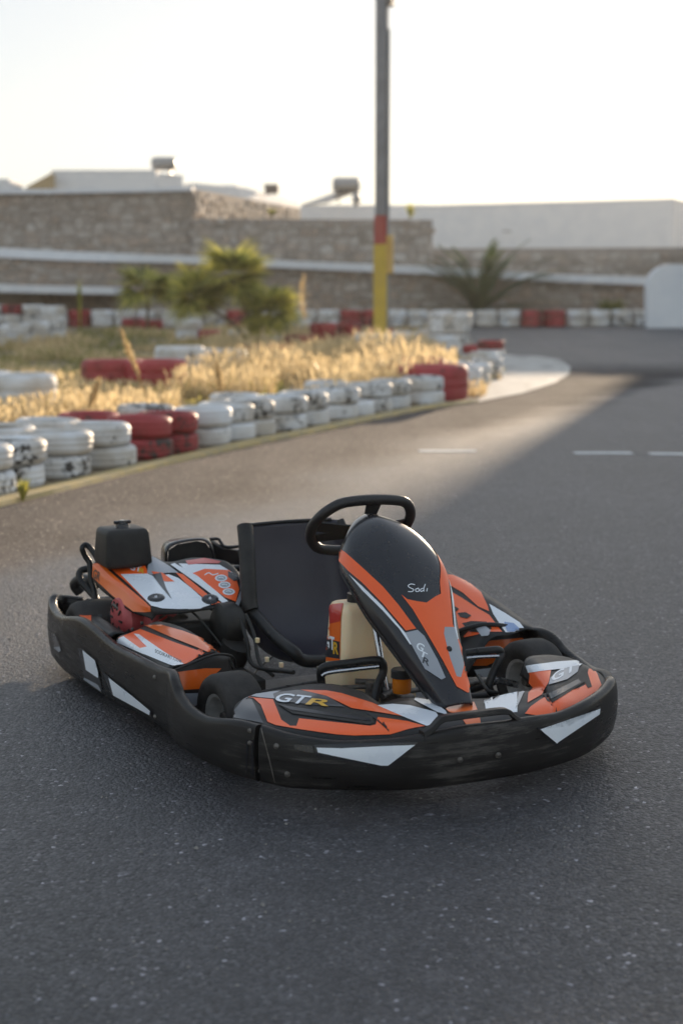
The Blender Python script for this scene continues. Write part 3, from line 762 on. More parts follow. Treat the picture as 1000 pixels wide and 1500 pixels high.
# red ones left of the pole and island back row
G3 = 'tyres along the back of the island'
for i, (a, b, n, c, wh) in enumerate([(492, 505, 2, 'red', 'left of the pole among grass'), (530, 503, 2, 'red', 'next left of the pole foot'), (456, 508, 1, 'red', 'behind the grass right of the palms'),
        (430, 524, 1, 'red', 'in the grass below the right palm head'), (386, 524, 1, 'red', 'in the grass below the largest palm'), (412, 508, 1, 'white', 'behind the palms stem'), (372, 500, 1, 'white', 'seen through the palm leaves'),
        (326, 500, 1, 'red', 'under the left palm head'), (296, 500, 2, 'white', 'between the two palms'), (240, 482, 1, 'red', 'right beside the small palm trunk'), (212, 480, 1, 'red', 'left of the small palm trunk'),
        (178, 476, 1, 'white', 'behind the small green weed'), (152, 474, 1, 'red', 'at the back left near the tall green stalk')]):
    stack_at(a, b, n, c, 'far', wh, G3)
# single big tyres on the grass
for a in [(212, 577, 1, 'red', 'truck', 'lying in the grass, the left one of two big red'), (273, 578, 1, 'red', 'truck', 'lying in the grass, the right one of two big red'),
          (82, 612, 1, 'white', 'truck', 'lying alone in the grass at left, big and speckled'), (18, 606, 1, 'white', 'truck', 'lying in the grass at the left picture edge'),
          (362, 552, 1, 'white', 'truck', 'lying in tall grass right of the big red pair'), (300, 546, 1, 'white', 'truck', 'lying in tall grass behind the big red pair')]:
    stack_at(*a, 'big tyres lying in the island grass')
# bank of white tyres at far left
k = 0
for (a, b, n, c) in [(98, 500, 2, 'white'), (74, 503, 2, 'white'), (46, 506, 2, 'white'), (16, 510, 2, 'white'), (100, 490, 3, 'white'), (70, 488, 3, 'white'), (40, 488, 3, 'red'), (12, 488, 3, 'white')]:
    wh = ['rightmost in front', 'second from the right in front', 'third from the right in front', 'leftmost in front', 'rightmost in back', 'second from the right in back', 'beneath the red top in back', 'leftmost in back'][k]
    stack_at(a, b, n, 'white', 'far', f'of the far left bank, {wh}', 'bank of white tyres at far left', [('white')] * (n - 1) + [c]); k += 1
# far barrier across the track
Yb = 45.5
xs_ = [(-30 + 33 * i) for i in range(36)]
nb = 0
for px in xs_:
    c = 'red' if px in (-30 + 33 * 24, -30 + 33 * 25) or 496 < px < 532 or px in (-30 + 33 * 4, -30 + 33 * 11, ) else 'white'
    q = W(px + 16, 478, Yb)
    n = 2 if 440 > px or px > 530 else 2
    zone = 'right of the pole' if px > 580 else 'left of the pole'
    cnt = sum(1 for p in xs_ if (p > 580) == (px > 580) and (p < px if px > 580 else p > px)) + 1
    ords = ['first', 'second', 'third', 'fourth', 'fifth', 'sixth', 'seventh', 'eighth', 'ninth', 'tenth', 'eleventh', 'twelfth', 'thirteenth', 'fourteenth', 'fifteenth', 'sixteenth', 'seventeenth', 'eighteenth', 'nineteenth', 'twentieth']
    for k in range(n):
        put_tyre(q.x, Yb + random.uniform(-.05, .05), k, c, 'far', f'{["lower", "upper"][k]} {c} tyre of the {ords[min(cnt, 20) - 1]} far barrier pair {zone}', 'far tyre barrier across the track', tilt=.02)

# ================================================================== VEGETATION
def pip(x, y, poly):
    c = False; n = len(poly)
    for i in range(n):
        a, b = poly[i], poly[(i + 1) % n]
        if (a.y > y) != (b.y > y) and x < (b.x - a.x) * (y - a.y) / (b.y - a.y) + a.x: c = not c
    return c
tyre_xy = [(o.location.x, o.location.y, TY['white', 'truck'][1] if 'big' in o.get('group', '') or 'largest' in o['label'] else .27) for o in COL.objects if o.name.startswith('tyre') and o.type == 'MESH' and o.location.y < 44]
cells = {}
for t_ in tyre_xy: cells.setdefault((int(t_[0] // 1), int(t_[1] // 1)), []).append(t_)
def near_tyre(x, y):
    for i in (-1, 0, 1):
        for j in (-1, 0, 1):
            for tx_, ty_, r_ in cells.get((int(x // 1) + i, int(y // 1) + j), ()):
                if (x - tx_) ** 2 + (y - ty_) ** 2 < (r_ + .02) ** 2: return True
    return False
def kerb_dist(x, y):
    best = 9
    for a, b in zip(kl[:-1], kl[1:]):
        if y < a.y - 2 or y > b.y + 2: continue
        dx, dy = b.x - a.x, b.y - a.y; t = max(0, min(1, ((x - a.x) * dx + (y - a.y) * dy) / (dx * dx + dy * dy)))
        best = min(best, math.hypot(x - a.x - t * dx, y - a.y - t * dy))
    return best
def grass_object(name, count, hfun, m, wid, region, lean=.35, seed=1):
    rnd = random.Random(seed); V = []; Fc = []; tone = []; c = 0; tries = 0
    while c < count and tries < count * 12:
        tries += 1
        # denser near the camera
        y = 8.5 + (42 - 8.5) * rnd.random() ** 1.5; x = rnd.uniform(-.30 * y, .115 * y)
        if not pip(x, y, isl) or near_tyre(x, y) or kerb_dist(x, y) < .62: continue
        hh = hfun(x, y, rnd)
        if hh <= 0: continue
        z0 = g(y); a = rnd.uniform(0, 6.28); ca, sa = math.cos(a), math.sin(a)
        ln = hh * lean * rnd.uniform(.2, 1.4); b = rnd.uniform(0, 6.28); lx, ly = math.cos(b) * ln, math.sin(b) * ln
        w_ = wid * rnd.uniform(.6, 1.4) * (1 + y * .05); t0 = rnd.random(); b0 = len(V)
        V += [(x - ca * w_, y - sa * w_, z0 - .01), (x + ca * w_, y + sa * w_, z0 - .01),
              (x + lx * .35 + ca * w_ * .8, y + ly * .35 + sa * w_ * .8, z0 + hh * .55), (x + lx * .35 - ca * w_ * .8, y + ly * .35 - sa * w_ * .8, z0 + hh * .55),
              (x + lx, y + ly, z0 + hh)]
        Fc += [(b0, b0 + 1, b0 + 2, b0 + 3), (b0 + 3, b0 + 2, b0 + 4)]
        tone += [t0 * .5] * 5
        if rnd.random() < .22:          # feathery seed head
            b0 = len(V); s = w_ * 2.6; L_ = hh * .3
            tx_, ty_, tz_ = x + lx, y + ly, z0 + hh
            V += [(tx_, ty_, tz_ - L_ * .1), (tx_ + ca * s, ty_ + sa * s, tz_ + L_ * .3), (tx_ + lx * .3, ty_ + ly * .3, tz_ + L_), (tx_ - ca * s, ty_ - sa * s, tz_ + L_ * .3)]
            Fc.append((b0, b0 + 1, b0 + 2, b0 + 3)); tone += [.55] * 4
        c += 1
    o = obj(name, V, Fc, m); at = o.data.attributes.new('tone', 'FLOAT', 'POINT'); at.data.foreach_set('value', tone)
    return kind(tag(o, region, 'grass'), 'stuff')
def h_dry(x, y, rnd):
    n = noise.noise(Vector((x * .5, y * .35, 3.)))
    px = 500 + x / y * FPX
    tall = .27 if 250 < px < 660 and 16 < y < 34 else .13
    if px < 300 and y > 24: tall = .1
    if n < -.08 or rnd.random() < .25 - n: return 0
    return tall * rnd.uniform(.35, 1.25) * (1 + 1.2 * n) + .03
def h_green(x, y, rnd):
    px = 500 + x / y * FPX; n = noise.noise(Vector((x * .6, y * .3, 9.)))
    if px > 330 or y < 15: return 0 if n < .05 else .17 * rnd.uniform(.4, 1.3)
    return 0 if n < -.15 else .17 * rnd.uniform(.4, 1.2)
grass_object('dry_grass', 62000, h_dry, M_GRASS, .0035, 'dry golden grass with seed heads covering the island between the tyres', seed=3)
grass_object('green_grass', 16000, h_green, M_GGRASS, .004, 'greenish low grass patches around the big red tyres', seed=5)

def fan_leaf(nb, rad, spread, seed):
    rnd = random.Random(seed); V = []; Fc = []; tone = []
    for i in range(nb):
        a = -spread / 2 + spread * i / (nb - 1); L = rad * (1 - .25 * abs(a / (spread / 2))) * rnd.uniform(.85, 1.05)
        d = Vector((math.cos(a), math.sin(a), .0)); s = Vector((-math.sin(a), math.cos(a), 0)); w_ = rad * .036
        b0 = len(V); dr = rnd.uniform(.12, .3)
        V += [Vector((0, 0, 0)) - s * w_ * .2, d * L * .45 - s * w_ + Vector((0, 0, .02)), d * L * .8 - s * w_ * .5 - Vector((0, 0, dr * L * .25)), d * L - Vector((0, 0, dr * L * .7)),
              d * L * .8 + s * w_ * .5 - Vector((0, 0, dr * L * .25)), d * L * .45 + s * w_ + Vector((0, 0, .02)), Vector((0, 0, 0)) + s * w_ * .2]
        Fc += [(b0, b0 + 1, b0 + 5, b0 + 6), (b0 + 1, b0 + 2, b0 + 4, b0 + 5), (b0 + 2, b0 + 3, b0 + 4)]
        tone += [rnd.random() * .5] * 7
    return V, Fc, tone
def fan_palm(name, label, loc, trunk_h, rad, nleaf, seed, group=None, stems=1, heads=None):
    rnd = random.Random(seed); e = empty(name, label, 'palm', loc, 0, group)
    for (hx, hy, hz, hr) in (heads or [(0, 0, trunk_h, rad)]):
        tube('trunk', [(0, 0, -.05), (hx * .35 + .02, hy * .3, hz * .5), (hx, hy, hz)], lambda t: .05 - .015 * t, M_TRUNK, e, seg=8, sm=4)
        for k in range(nleaf):
            V, Fc, tone = fan_leaf(19, hr * .92, 3.1, rnd.random())
            az = rnd.uniform(0, 6.28); el = R(rnd.uniform(-25, 85)); pl = hr * .34 * rnd.uniform(.7, 1.1)
            dirn = Vector((math.cos(az) * math.cos(el), math.sin(az) * math.cos(el), math.sin(el)))
            q = dirn.to_track_quat('X', 'Z').to_matrix().to_4x4() @ Matrix.Rotation(rnd.uniform(-.4, .4), 4, 'X') @ Matrix.Rotation(rnd.uniform(.1, .6), 4, 'Y')
            c = Vector((hx, hy, hz)) + dirn * pl
            V = [Matrix.Translation(c) @ q @ v for v in V]
            b0 = len(V); s = Vector((-math.sin(az), math.cos(az), 0)) * .012
            V += [Vector((hx, hy, hz)) - s, Vector((hx, hy, hz)) + s, c + s, c - s]; Fc = Fc + [(b0, b0 + 1, b0 + 2, b0 + 3)]; tone += [.3] * 4
            o = obj('frond', V, Fc, M_PALM, e); at = o.data.attributes.new('tone', 'FLOAT', 'POINT'); at.data.foreach_set('value', tone)
    return e
p = GP(372, 512); p.z = g(p.y); Yp = p.y; sc_ = Yp / FPX
fan_palm('fan_palm', 'large bushy fan palm with three sunlit heads in the middle of the island', p, .9, .62, 26, 4,
         heads=[((342 - 372) * sc_, .1, (512 - 412) * sc_, 1.0), ((396 - 372) * sc_, -.15, (512 - 466) * sc_, .85), ((285 - 372) * sc_, .3, (512 - 440) * sc_, .85)])
p = GP(216, 484); fan_palm('fan_palm', 'small fan palm on a thin trunk left of the large bushy palm', p, (484 - 425) * p.y / FPX, 1.05, 18, 9)
# date palm against the wall
Yd = 46.8; b_ = W(702, 452, Yd); e = empty('date_palm', 'dark date palm with long arching fronds against the stone wall', 'palm', (b_.x, Yd, g(Yd)))
tube('trunk', [(0, 0, 0), (0, 0, .45)], .2, M_TRUNK, e, seg=9, sm=1)
rnd = random.Random(21)
for k in range(34):
    az = rnd.uniform(0, 6.28); el = R(rnd.uniform(15, 80)); L = rnd.uniform(2.6, 3.6); V = []; Fc = []; tone = []
    d = Vector((math.cos(az), math.sin(az) * .6, 0)); P = []
    for i in range(13):
        t = i / 12; P.append(Vector((0, 0, .4)) + d * L * (math.cos(el) * t + .25 * t * t) + Vector((0, 0, L * (math.sin(el) * t - .30 * t * t))))
    for i in range(1, 13):
        T = (P[i] - P[i - 1]).normalized(); s = T.cross(Vector((0, 0, 1))).normalized()
        for sg in (-1, 1):
            for j in (0, .5):
                b0 = len(V); c = P[i - 1].lerp(P[i], j); ll = .34 * math.sin(math.pi * min(.98, .12 + .8 * i / 12)) + .05
                tip = c + s * sg * ll * .8 + T * ll * .6 + Vector((0, 0, -.05)); q = T * .04
                V += [c - q, c + q, tip]; Fc.append((b0, b0 + 1, b0 + 2)); tone += [rnd.random() * .5] * 3
        b0 = len(V); V += [P[i - 1] - s * .012, P[i - 1] + s * .012, P[i] + s * .012, P[i] - s * .012]; Fc.append((b0, b0 + 1, b0 + 2, b0 + 3)); tone += [.4] * 4
    o = obj('frond', V, Fc, M_PALM2, e); at = o.data.attributes.new('tone', 'FLOAT', 'POINT'); at.data.foreach_set('value', tone)
def weed(name, label, loc, hgt, n, m, seed, spread=.5, wid=.012, cat='plant'):
    rnd = random.Random(seed); V = []; Fc = []; tone = []
    for i in range(n):
        az = rnd.uniform(0, 6.28); L = hgt * rnd.uniform(.5, 1); d = Vector((math.cos(az), math.sin(az), 0)) * spread * L * rnd.uniform(.2, 1); s = Vector((-math.sin(az), math.cos(az), 0)) * wid
        b0 = len(V); V += [-s * .4, s * .4, d * .5 + s + Vector((0, 0, L * .6)), d + Vector((0, 0, L)), d * .5 - s + Vector((0, 0, L * .6))]
        Fc += [(b0, b0 + 1, b0 + 2, b0 + 4), (b0 + 4, b0 + 2, b0 + 3)]; tone += [rnd.random() * .5] * 5
    e = empty(name, label, cat, loc)
    o = obj('leaves', V, Fc, m, e); at = o.data.attributes.new('tone', 'FLOAT', 'POINT'); at.data.foreach_set('value', tone); return e
weed('weed', 'small yellow-green weed at the foot of the dirty kerb tyres', GP(34, 735), .17, 60, M_PALM, 1, .6, .008)
weed('weed', 'low green clump in the far grass left of the small palm', GP(158, 478), .45, 90, M_GGRASS, 2, .9, .02)
weed('weed', 'dark scrubby bush on the ground before the right stone wall', Vector((W(893, 450, 46.9).x, 46.9, g(47))), .9, 260, M_GGRASS, 3, .9, .03, 'bush')
weed('weed', 'tall green spiky stalk in the far left grass', GP(118, 492), 1.6, 22, M_PALM, 4, .06, .035)
weed('roof_plant', 'small agave tuft on the stone wall right of the pole', W(601, 321, 49.9), .55, 26, M_PALM, 5, .8, .03)
weed('roof_plant', 'yellow-green creeper tuft on the sunlit side wall', W(398, 318, 50.2), .3, 60, M_PALM, 6, .9, .03)
def stalk(label, pb, pt, Y, head_w, seed):
    a = GP(*pb) if Y is None else Vector((W(*pb, Y).x, Y, g(Y))); Y = a.y; b = W(*pt, Y) - a; e = empty('seed_stalk', label, 'plant', a)
    rnd = random.Random(seed)
    tube('stem', [(0, 0, 0), b * .5 + Vector((.02, 0, 0)), b], .006, M_GRASS, e, seg=5, sm=4)
    V = []; Fc = []; tone = []
    for i in range(150):
        t = rnd.uniform(.45, 1.02); c = b * t; az = rnd.uniform(0, 6.28); wv = head_w * math.sin(math.pi * min(1, (t - .42) / .62)) * rnd.uniform(.3, 1)
        d = Vector((math.cos(az) * wv, math.sin(az) * wv, .07)); s = Vector((.008, 0, .008)); b0 = len(V)
        V += [c, c + d + s, c + d * 1.1 - s]; Fc.append((b0, b0 + 1, b0 + 2)); tone += [rnd.random() * .5] * 3
    o = obj('seed_head', V, Fc, M_GRASS, e); at = o.data.attributes.new('tone', 'FLOAT', 'POINT'); at.data.foreach_set('value', tone)
stalk('tall pale plume-shaped stalk rising left of the pole', (447, 520), (445, 408), None, .16, 1)
stalk('leaning feathery grass stalk in front of the big red tyres', (225, 600), (178, 492), 17., .05, 2)
stalk('short arching seed stalk between the big red tyres and the kerb', (118, 625), (146, 563), 14.5, .045, 3)
stalk('thin straw stalk over the red kerb tyres', (330, 590), (318, 540), 16., .04, 4)

# ================================================================== GO-KART
kart = empty('go_kart', 'orange, white and black rental go-kart parked on the asphalt in the foreground', 'go-kart', (TX, TZ, 0), YAW - math.pi / 2)
# ---- bumper walls
def wall_strip(name, path, m, lip=.030, bulge=.006, n=5, flip=False):
    """path: (x, y, zbottom, ztop) outer line; section is a plastic wall with rolled lip"""
    P = catmull([(p[0], p[1], 0) for p in path], n); Z = catmull([(p[2], p[3], 0) for p in path], n)
    rows = []
    for i, p in enumerate(P):
        T = (P[min(i + 1, len(P) - 1)] - P[max(i - 1, 0)]).normalized(); N = Vector((T.y, -T.x, 0))
        if flip: N = -N
        zb, zt_ = Z[i].x, Z[i].y; hgt = zt_ - zb
        sec = [(-.03, zb + .004), (-.012, zb), (-.003, zb + .006), (bulge * .55, zb + .25 * hgt), (bulge, zb + .5 * hgt), (bulge * .7, zb + .75 * hgt), (bulge * .2, zt_ - .016), (-.001, zt_ - .007), (-.007, zt_ - .001), (-.014, zt_),
               (-lip + .005, zt_ - .002), (-lip, zt_ - .008), (-lip - .003, zt_ - .03), (-lip - .005, zb + .3 * hgt), (-lip, zb + .03)]
        rows.append([Vector((p.x, p.y, z_)) + N * o_ for o_, z_ in sec])
    V = [v for r in rows for v in r]; m_ = len(rows[0])
    Fc = [(i * m_ + k, i * m_ + (k + 1) % m_, (i + 1) * m_ + (k + 1) % m_, (i + 1) * m_ + k) for i in range(len(rows) - 1) for k in range(m_)]
    Fc += [tuple(range(m_)), tuple(range(len(rows) * m_ - 1, (len(rows) - 1) * m_ - 1, -1))]
    o = obj(name, V, Fc, m, kart, smooth=True, sharp=50)
    return o, BVHTree.FromPolygons(V, Fc)
side = [(-1.02, -.50, .05, .225), (-1.045, -.57, .05, .235), (-1.02, -.625, .045, .245), (-.95, -.652, .035, .225), (-.82, -.667, .03, .215), (-.706, -.676, .03, .225), (-.60, -.679, .032, .245), (-.49, -.68, .038, .262), (-.367, -.675, .043, .258),
        (-.174, -.668, .048, .238), (.005, -.66, .055, .239), (.202, -.65, .060, .243), (.30, -.65, .062, .256), (.35, -.66, .063, .248), (.385, -.664, .063, .232), (.42, -.666, .063, .214), (.504, -.664, .061, .195), (.594, -.649, .058, .189), (.71, -.615, .052, .206), (.782, -.58, .050, .205)]
sb, sbv = wall_strip('side_bumper', side, M_BUMP)
sbl, _ = wall_strip('side_bumper', [(a, -b, c, d) for a, b, c, d in side], M_BUMP, flip=True)
fr = [(.790, -.571, .048, .204), (.859, -.524, .047, .194), (.918, -.453, .048, .184), (.954, -.392, .048, .181), (1.002, -.286, .046, .186), (1.024, -.20, .045, .195), (1.033, -.10, .045, .204), (1.037, -.02, .045, .204), (1.037, .05, .045, .202), (1.033, .12, .045, .202), (1.016, .232, .048, .197), (.983, .341, .052, .208), (.918, .453, .06, .216), (.865, .520, .07, .225), (.82, .553, .07, .22)]
fb, fbv = wall_strip('front_bumper', fr, M_BUMP, bulge=.007)
# raised centre bar over the slot
def bar(name, path, w_, h_, m, par):
    P = catmull(path, 5); V = []; n = len(P)
    for i, p in enumerate(P):
        for a, b in ((0, -h_ / 2), (-.004, h_ / 2), (-w_, h_ / 2), (-w_, -h_ / 2)): V.append(Vector((p.x + a, p.y, p.z + b)))
    Fc = [(i * 4 + k, i * 4 + (k + 1) % 4, i * 4 + 4 + (k + 1) % 4, i * 4 + 4 + k) for i in range(n - 1) for k in range(4)] + [(0, 1, 2, 3), (n * 4 - 4, n * 4 - 3, n * 4 - 2, n * 4 - 1)]
    o = obj(name, V, Fc, m, par, smooth=False); md = o.modifiers.new('b', 'BEVEL'); md.width = .003; md.segments = 2; return o
bar('raised_bar', [(1.022, -.205, .19), (1.027, -.18, .205), (1.031, -.155, .228), (1.033, -.12, .2315), (1.035, -.04, .231), (1.035, .03, .2295), (1.034, .055, .222), (1.033, .075, .205), (1.031, .10, .19)], .026, .016, M_BUMP, kart)
# rear bumper behind
rb = [(-1.03, -.49, .07, .215), (-1.065, -.40, .09, .21), (-1.08, -.2, .09, .20), (-1.085, 0, .09, .20), (-1.08, .2, .09, .20), (-1.065, .40, .09, .21), (-1.03, .49, .07, .215)]
wall_strip('rear_bumper', rb, M_BUMP, flip=True)
# joint lines, bolts, ribs on the bumper
def bolt(p, n, r=.009, m=M_STEEL, name='bolt'):
    V, Fc = lathe([(.0005, .004), (r * .5, .004), (r * .55, .002), (r * .9, .0035), (r, 0), (r, -.004)], 14, False)
    q = Vector(n).to_track_quat('Z', 'Y').to_matrix().to_4x4(); M_ = Matrix.Translation(p) @ q
    return obj(name, [M_ @ v for v in V], Fc, m, kart, smooth=True)
def bolt_px(bvh, px, py, r=.009, m=M_STEEL, name='bolt'):
    d = KD(px, py); h_ = bvh.ray_cast(KCAM, d)
    if h_[0] is not None:
        n = h_[1] if h_[1].dot(d) < 0 else -h_[1]
        bolt(h_[0] + n * .001, n, r, m, name)
for q in [(227, 992), (228, 1050)]: bolt_px(sbv, *q, .007)
for q in [(366, 1088), (380, 1129), (366, 1070)]: bolt_px(sbv, *q, .006)
for q in [(405, 1093), (421, 1134), (673, 1113), (729, 1106)]: bolt_px(fbv, *q, .008)
for a, b in (((363, 1083), (361, 1147)), ((370, 1084), (371, 1149))):
    stroke(sbv, [a, ((a[0] + b[0]) / 2, (a[1] + b[1]) / 2), b], 2.2, M_BLKG, kart, .002, 'rib')
stroke(fbv, [(383, 1067), (394, 1108), (404, 1150)], 1.6, M_STEEL, kart, .002, 'joint_edge')
# recessed openings with white inserts in the side and front bumper
def insert(bvh, dark, white, m=M_WH):
    decal('opening', bvh, dark, M_BLKG, kart, .0015, 6)
    if white: decal('insert', bvh, white, m, kart, .004, 6)
insert(sbv, [(76, 926), (82, 928), (90, 948), (88, 956), (82, 950)], None)
decal('opening_rim', sbv, [(80, 948), (88, 955), (91, 953), (89, 947)], M_GRY, kart, .003)
insert(sbv, [(114, 948), (122, 950), (142, 966), (151, 1012), (146, 1010), (125, 994)], [(123, 952), (141, 967), (146, 985), (146, 993), (128, 981)])
decal('opening_rim', sbv, [(125, 992), (146, 1003), (150, 1013), (143, 1008), (124, 995)], M_GRY, kart, .003)
insert(sbv, [(151, 983), (160, 990), (200, 1022), (224, 1041), (222, 1049), (165, 1018)], [(161, 992), (198, 1021), (222, 1041), (221, 1047), (168, 1018)])
insert(fbv, [(430, 1090), (458, 1092), (460, 1103), (432, 1098)], None)
decal('opening_rim', fbv, [(460, 1091), (612, 1087), (570, 1126), (560, 1125), (462, 1106)], M_BLKG, kart, .001, 6)
decal('insert', fbv, [(464, 1095), (500, 1096), (560, 1093), (607, 1091), (568, 1121), (558, 1121), (466, 1102)], M_WH, kart, .003, 6)
decal('opening_rim', fbv, [(784, 1066), (830, 1060), (877, 1034), (878, 1040), (850, 1064), (815, 1092), (808, 1090)], M_BLKG, kart, .002, 2.5)
decal('insert', fbv, [(788, 1068), (832, 1063), (875, 1038), (874, 1046), (812, 1088)], M_WH, kart, .007, 2.5)

# ---- front wings (fairings left and right of the nose)
def wing_rows(sy):
    rows = [
        [(.655, -.592, .185), (.60, -.560, .215), (.575, -.50, .228), (.575, -.42, .236), (.585, -.33, .243), (.615, -.255, .240), (.67, -.20, .225), (.70, -.13, .205), (.72, -.04, .195)],
        [(.70, -.588, .195), (.68, -.545, .216), (.67, -.49, .222), (.68, -.41, .228), (.70, -.33, .233), (.73, -.26, .229), (.77, -.20, .214), (.81, -.13, .20), (.82, -.04, .195)],
        [(.745, -.570, .198), (.755, -.52, .205), (.775, -.45, .208), (.80, -.38, .211), (.82, -.31, .214), (.84, -.25, .212), (.87, -.20, .204), (.90, -.13, .200), (.91, -.04, .197)],
        [(.775, -.555, .195), (.825, -.50, .192), (.865, -.43, .190), (.895, -.37, .190), (.92, -.30, .193), (.945, -.24, .194), (.965, -.18, .195), (.98, -.12, .196), (.985, -.04, .196)],
        [(.785, -.545, .17), (.84, -.495, .17), (.885, -.425, .17), (.92, -.365, .17), (.955, -.28, .172), (.978, -.21, .172), (.995, -.15, .174), (1.005, -.09, .175), (1.01, -.03, .175)]]
    rr = [[(x, y * sy, z) for x, y, z in r[:-2]] for r in rows]
    if sy < 0: rr = [list(reversed(r)) for r in rr]
    return rr
wgR, wR = shell('front_wing', wing_rows(1), 4, 5, M_BLK, kart, .004)
rowsL = [
    [(.655, .592, .185), (.60, .560, .222), (.585, .50, .238), (.59, .44, .246), (.60, .385, .243), (.62, .35, .20)],
    [(.70, .588, .195), (.68, .545, .222), (.67, .49, .230), (.68, .42, .236), (.70, .355, .236), (.71, .33, .19)],
    [(.745, .570, .198), (.755, .52, .208), (.775, .45, .213), (.80, .38, .217), (.83, .31, .216), (.84, .29, .17)],
    [(.775, .555, .195), (.825, .50, .193), (.865, .43, .192), (.90, .36, .193), (.935, .27, .20), (.94, .25, .17)],
    [(.785, .545, .17), (.84, .495, .17), (.885, .425, .17), (.925, .355, .17), (.965, .26, .172), (.975, .235, .16)]]
wgL, wL = shell('front_wing', rowsL, 4, 5, M_BLK, kart, .004)
cb, wC = shell('nose_base', [[(.74, -.285, .222), (.85, -.275, .213), (.93, -.27, .200), (.965, -.265, .165)], [(.77, -.20, .216), (.87, -.20, .208), (.945, -.20, .197), (.985, -.195, .165)], [(.74, -.13, .215), (.84, -.13, .207), (.95, -.13, .195), (.995, -.13, .165)], [(.74, 0, .20), (.84, 0, .20), (.95, 0, .192), (1.005, 0, .165)],
    [(.80, .12, .200), (.87, .12, .200), (.95, .12, .192), (1.0, .12, .165)], [(.80, .22, .205), (.87, .22, .203), (.94, .22, .195), (.985, .22, .165)], [(.82, .29, .21), (.87, .275, .205), (.93, .255, .195), (.965, .25, .165)]], 4, 4, M_BLK, kart, .004)
wR = merged('front_wing0', 'nose_base2'); wL = merged('front_wing1', 'nose_base2')
# right wing decals
decal('orange_sticker', wR, [(357, 1021), (371, 1023), (382, 1033), (392, 1058), (404, 1063), (440, 1069), (490, 1076), (520, 1078), (572, 1076), (600, 1068), (622, 1064), (596, 1057), (553, 1051), (550, 1062), (542, 1064), (438, 1053), (434, 1064), (425, 1064), (412, 1055), (402, 1030), (400, 1025)], M_OR, kart)
decal('black_sticker', wR, [(358, 1023), (369, 1025), (386, 1060), (360, 1055), (336, 1050)], M_DGRY, kart)
decal('orange_sticker', wR, [(440, 1011), (478, 1012), (500, 1016), (545, 1030), (590, 1050), (555, 1044), (515, 1038), (478, 1020)], M_OR, kart)
decal('slot', wR, [(405, 1031), (425, 1033), (545, 1050), (548, 1060), (540, 1062), (428, 1046)], M_MBLK, kart, .0018)
decal('slot_edge', wR, [(408, 1033), (424, 1036), (540, 1053), (543, 1057), (535, 1057), (425, 1041)], M_BLKG, kart, .0028)
decal('white_sticker', wR, [(362, 1019), (395, 1014), (412, 1012), (400, 1017), (402, 1024), (380, 1022)], M_GRY, kart)
decal('grey_sticker', wR, [(395, 1016), (436, 1011), (476, 1018), (505, 1036), (470, 1034), (405, 1027)], M_DGRY, kart, .001)
text(wR, 'GT', (399, 1028), (46, 5), (12, -12), M_WH, kart, bold=.02, off=.0030)
text(wR, 'R', (447, 1033), (34, 3), (10, -9), M_YEL, kart, bold=.02, off=.0030)
# central panels between wings and nose
decal('white_sticker', wC, [(552, 1034), (575, 1032), (600, 1034), (638, 1044), (641, 1049), (632, 1062), (624, 1064), (596, 1053), (575, 1044)], M_WH, kart, .0016)
decal('white_sticker', wC, [(606, 1026), (612, 1013), (622, 1018), (652, 1042), (655, 1048), (640, 1044)], M_WH, kart, .0016)
decal('white_sticker', wC, [(708, 1022), (711, 1016), (735, 1013), (757, 1002), (757, 1020), (757, 1044), (712, 1046)], M_WH, kart, .0016)
decal('orange_sticker', wC, [(621, 1008), (640, 1016), (664, 1029), (694, 1029), (701, 1046), (704, 1063), (684, 1065), (672, 1047), (657, 1044), (648, 1034), (630, 1018)], M_ORD, kart, .0014)
decal('white_sticker', wC, [(768, 1012), (759, 1032), (754, 1040), (760, 1012), (766, 996)], M_GRY, kart, .0016)
# left wing decals
decal('orange_sticker', wL, [(772, 977), (800, 972), (808, 973), (803, 1000), (793, 1018), (772, 1030), (774, 1005), (776, 990)], M_OR, kart)
decal('white_sticker', wL, [(770, 976), (815, 970), (860, 967), (846, 978), (800, 983), (774, 986)], M_WH, kart, .0020)
decal('orange_sticker', wL, [(768, 1046), (776, 1036), (790, 1026), (797, 1022), (800, 1030), (806, 1032), (848, 1008), (856, 1004), (862, 1012), (866, 1008), (860, 985), (864, 972), (874, 988), (880, 1004), (868, 1020), (846, 1036), (812, 1046), (790, 1049)], M_OR, kart)
decal('slot', wL, [(795, 1018), (842, 993), (857, 978), (866, 1007), (860, 1009), (855, 1000), (808, 1031), (801, 1028)], M_MBLK, kart, .0020)
decal('slot_edge', wL, [(800, 1019), (846, 996), (850, 1001), (806, 1026)], M_BLKG, kart, .0030)
decal('grey_sticker', wL, [(803, 1004), (805, 994), (820, 981), (848, 975), (845, 985), (830, 996)], M_GRY, kart, .0022)
text(wL, 'GT', (806, 1001), (36, -18), (2, -13), M_WH, kart, bold=.02, off=.0036)
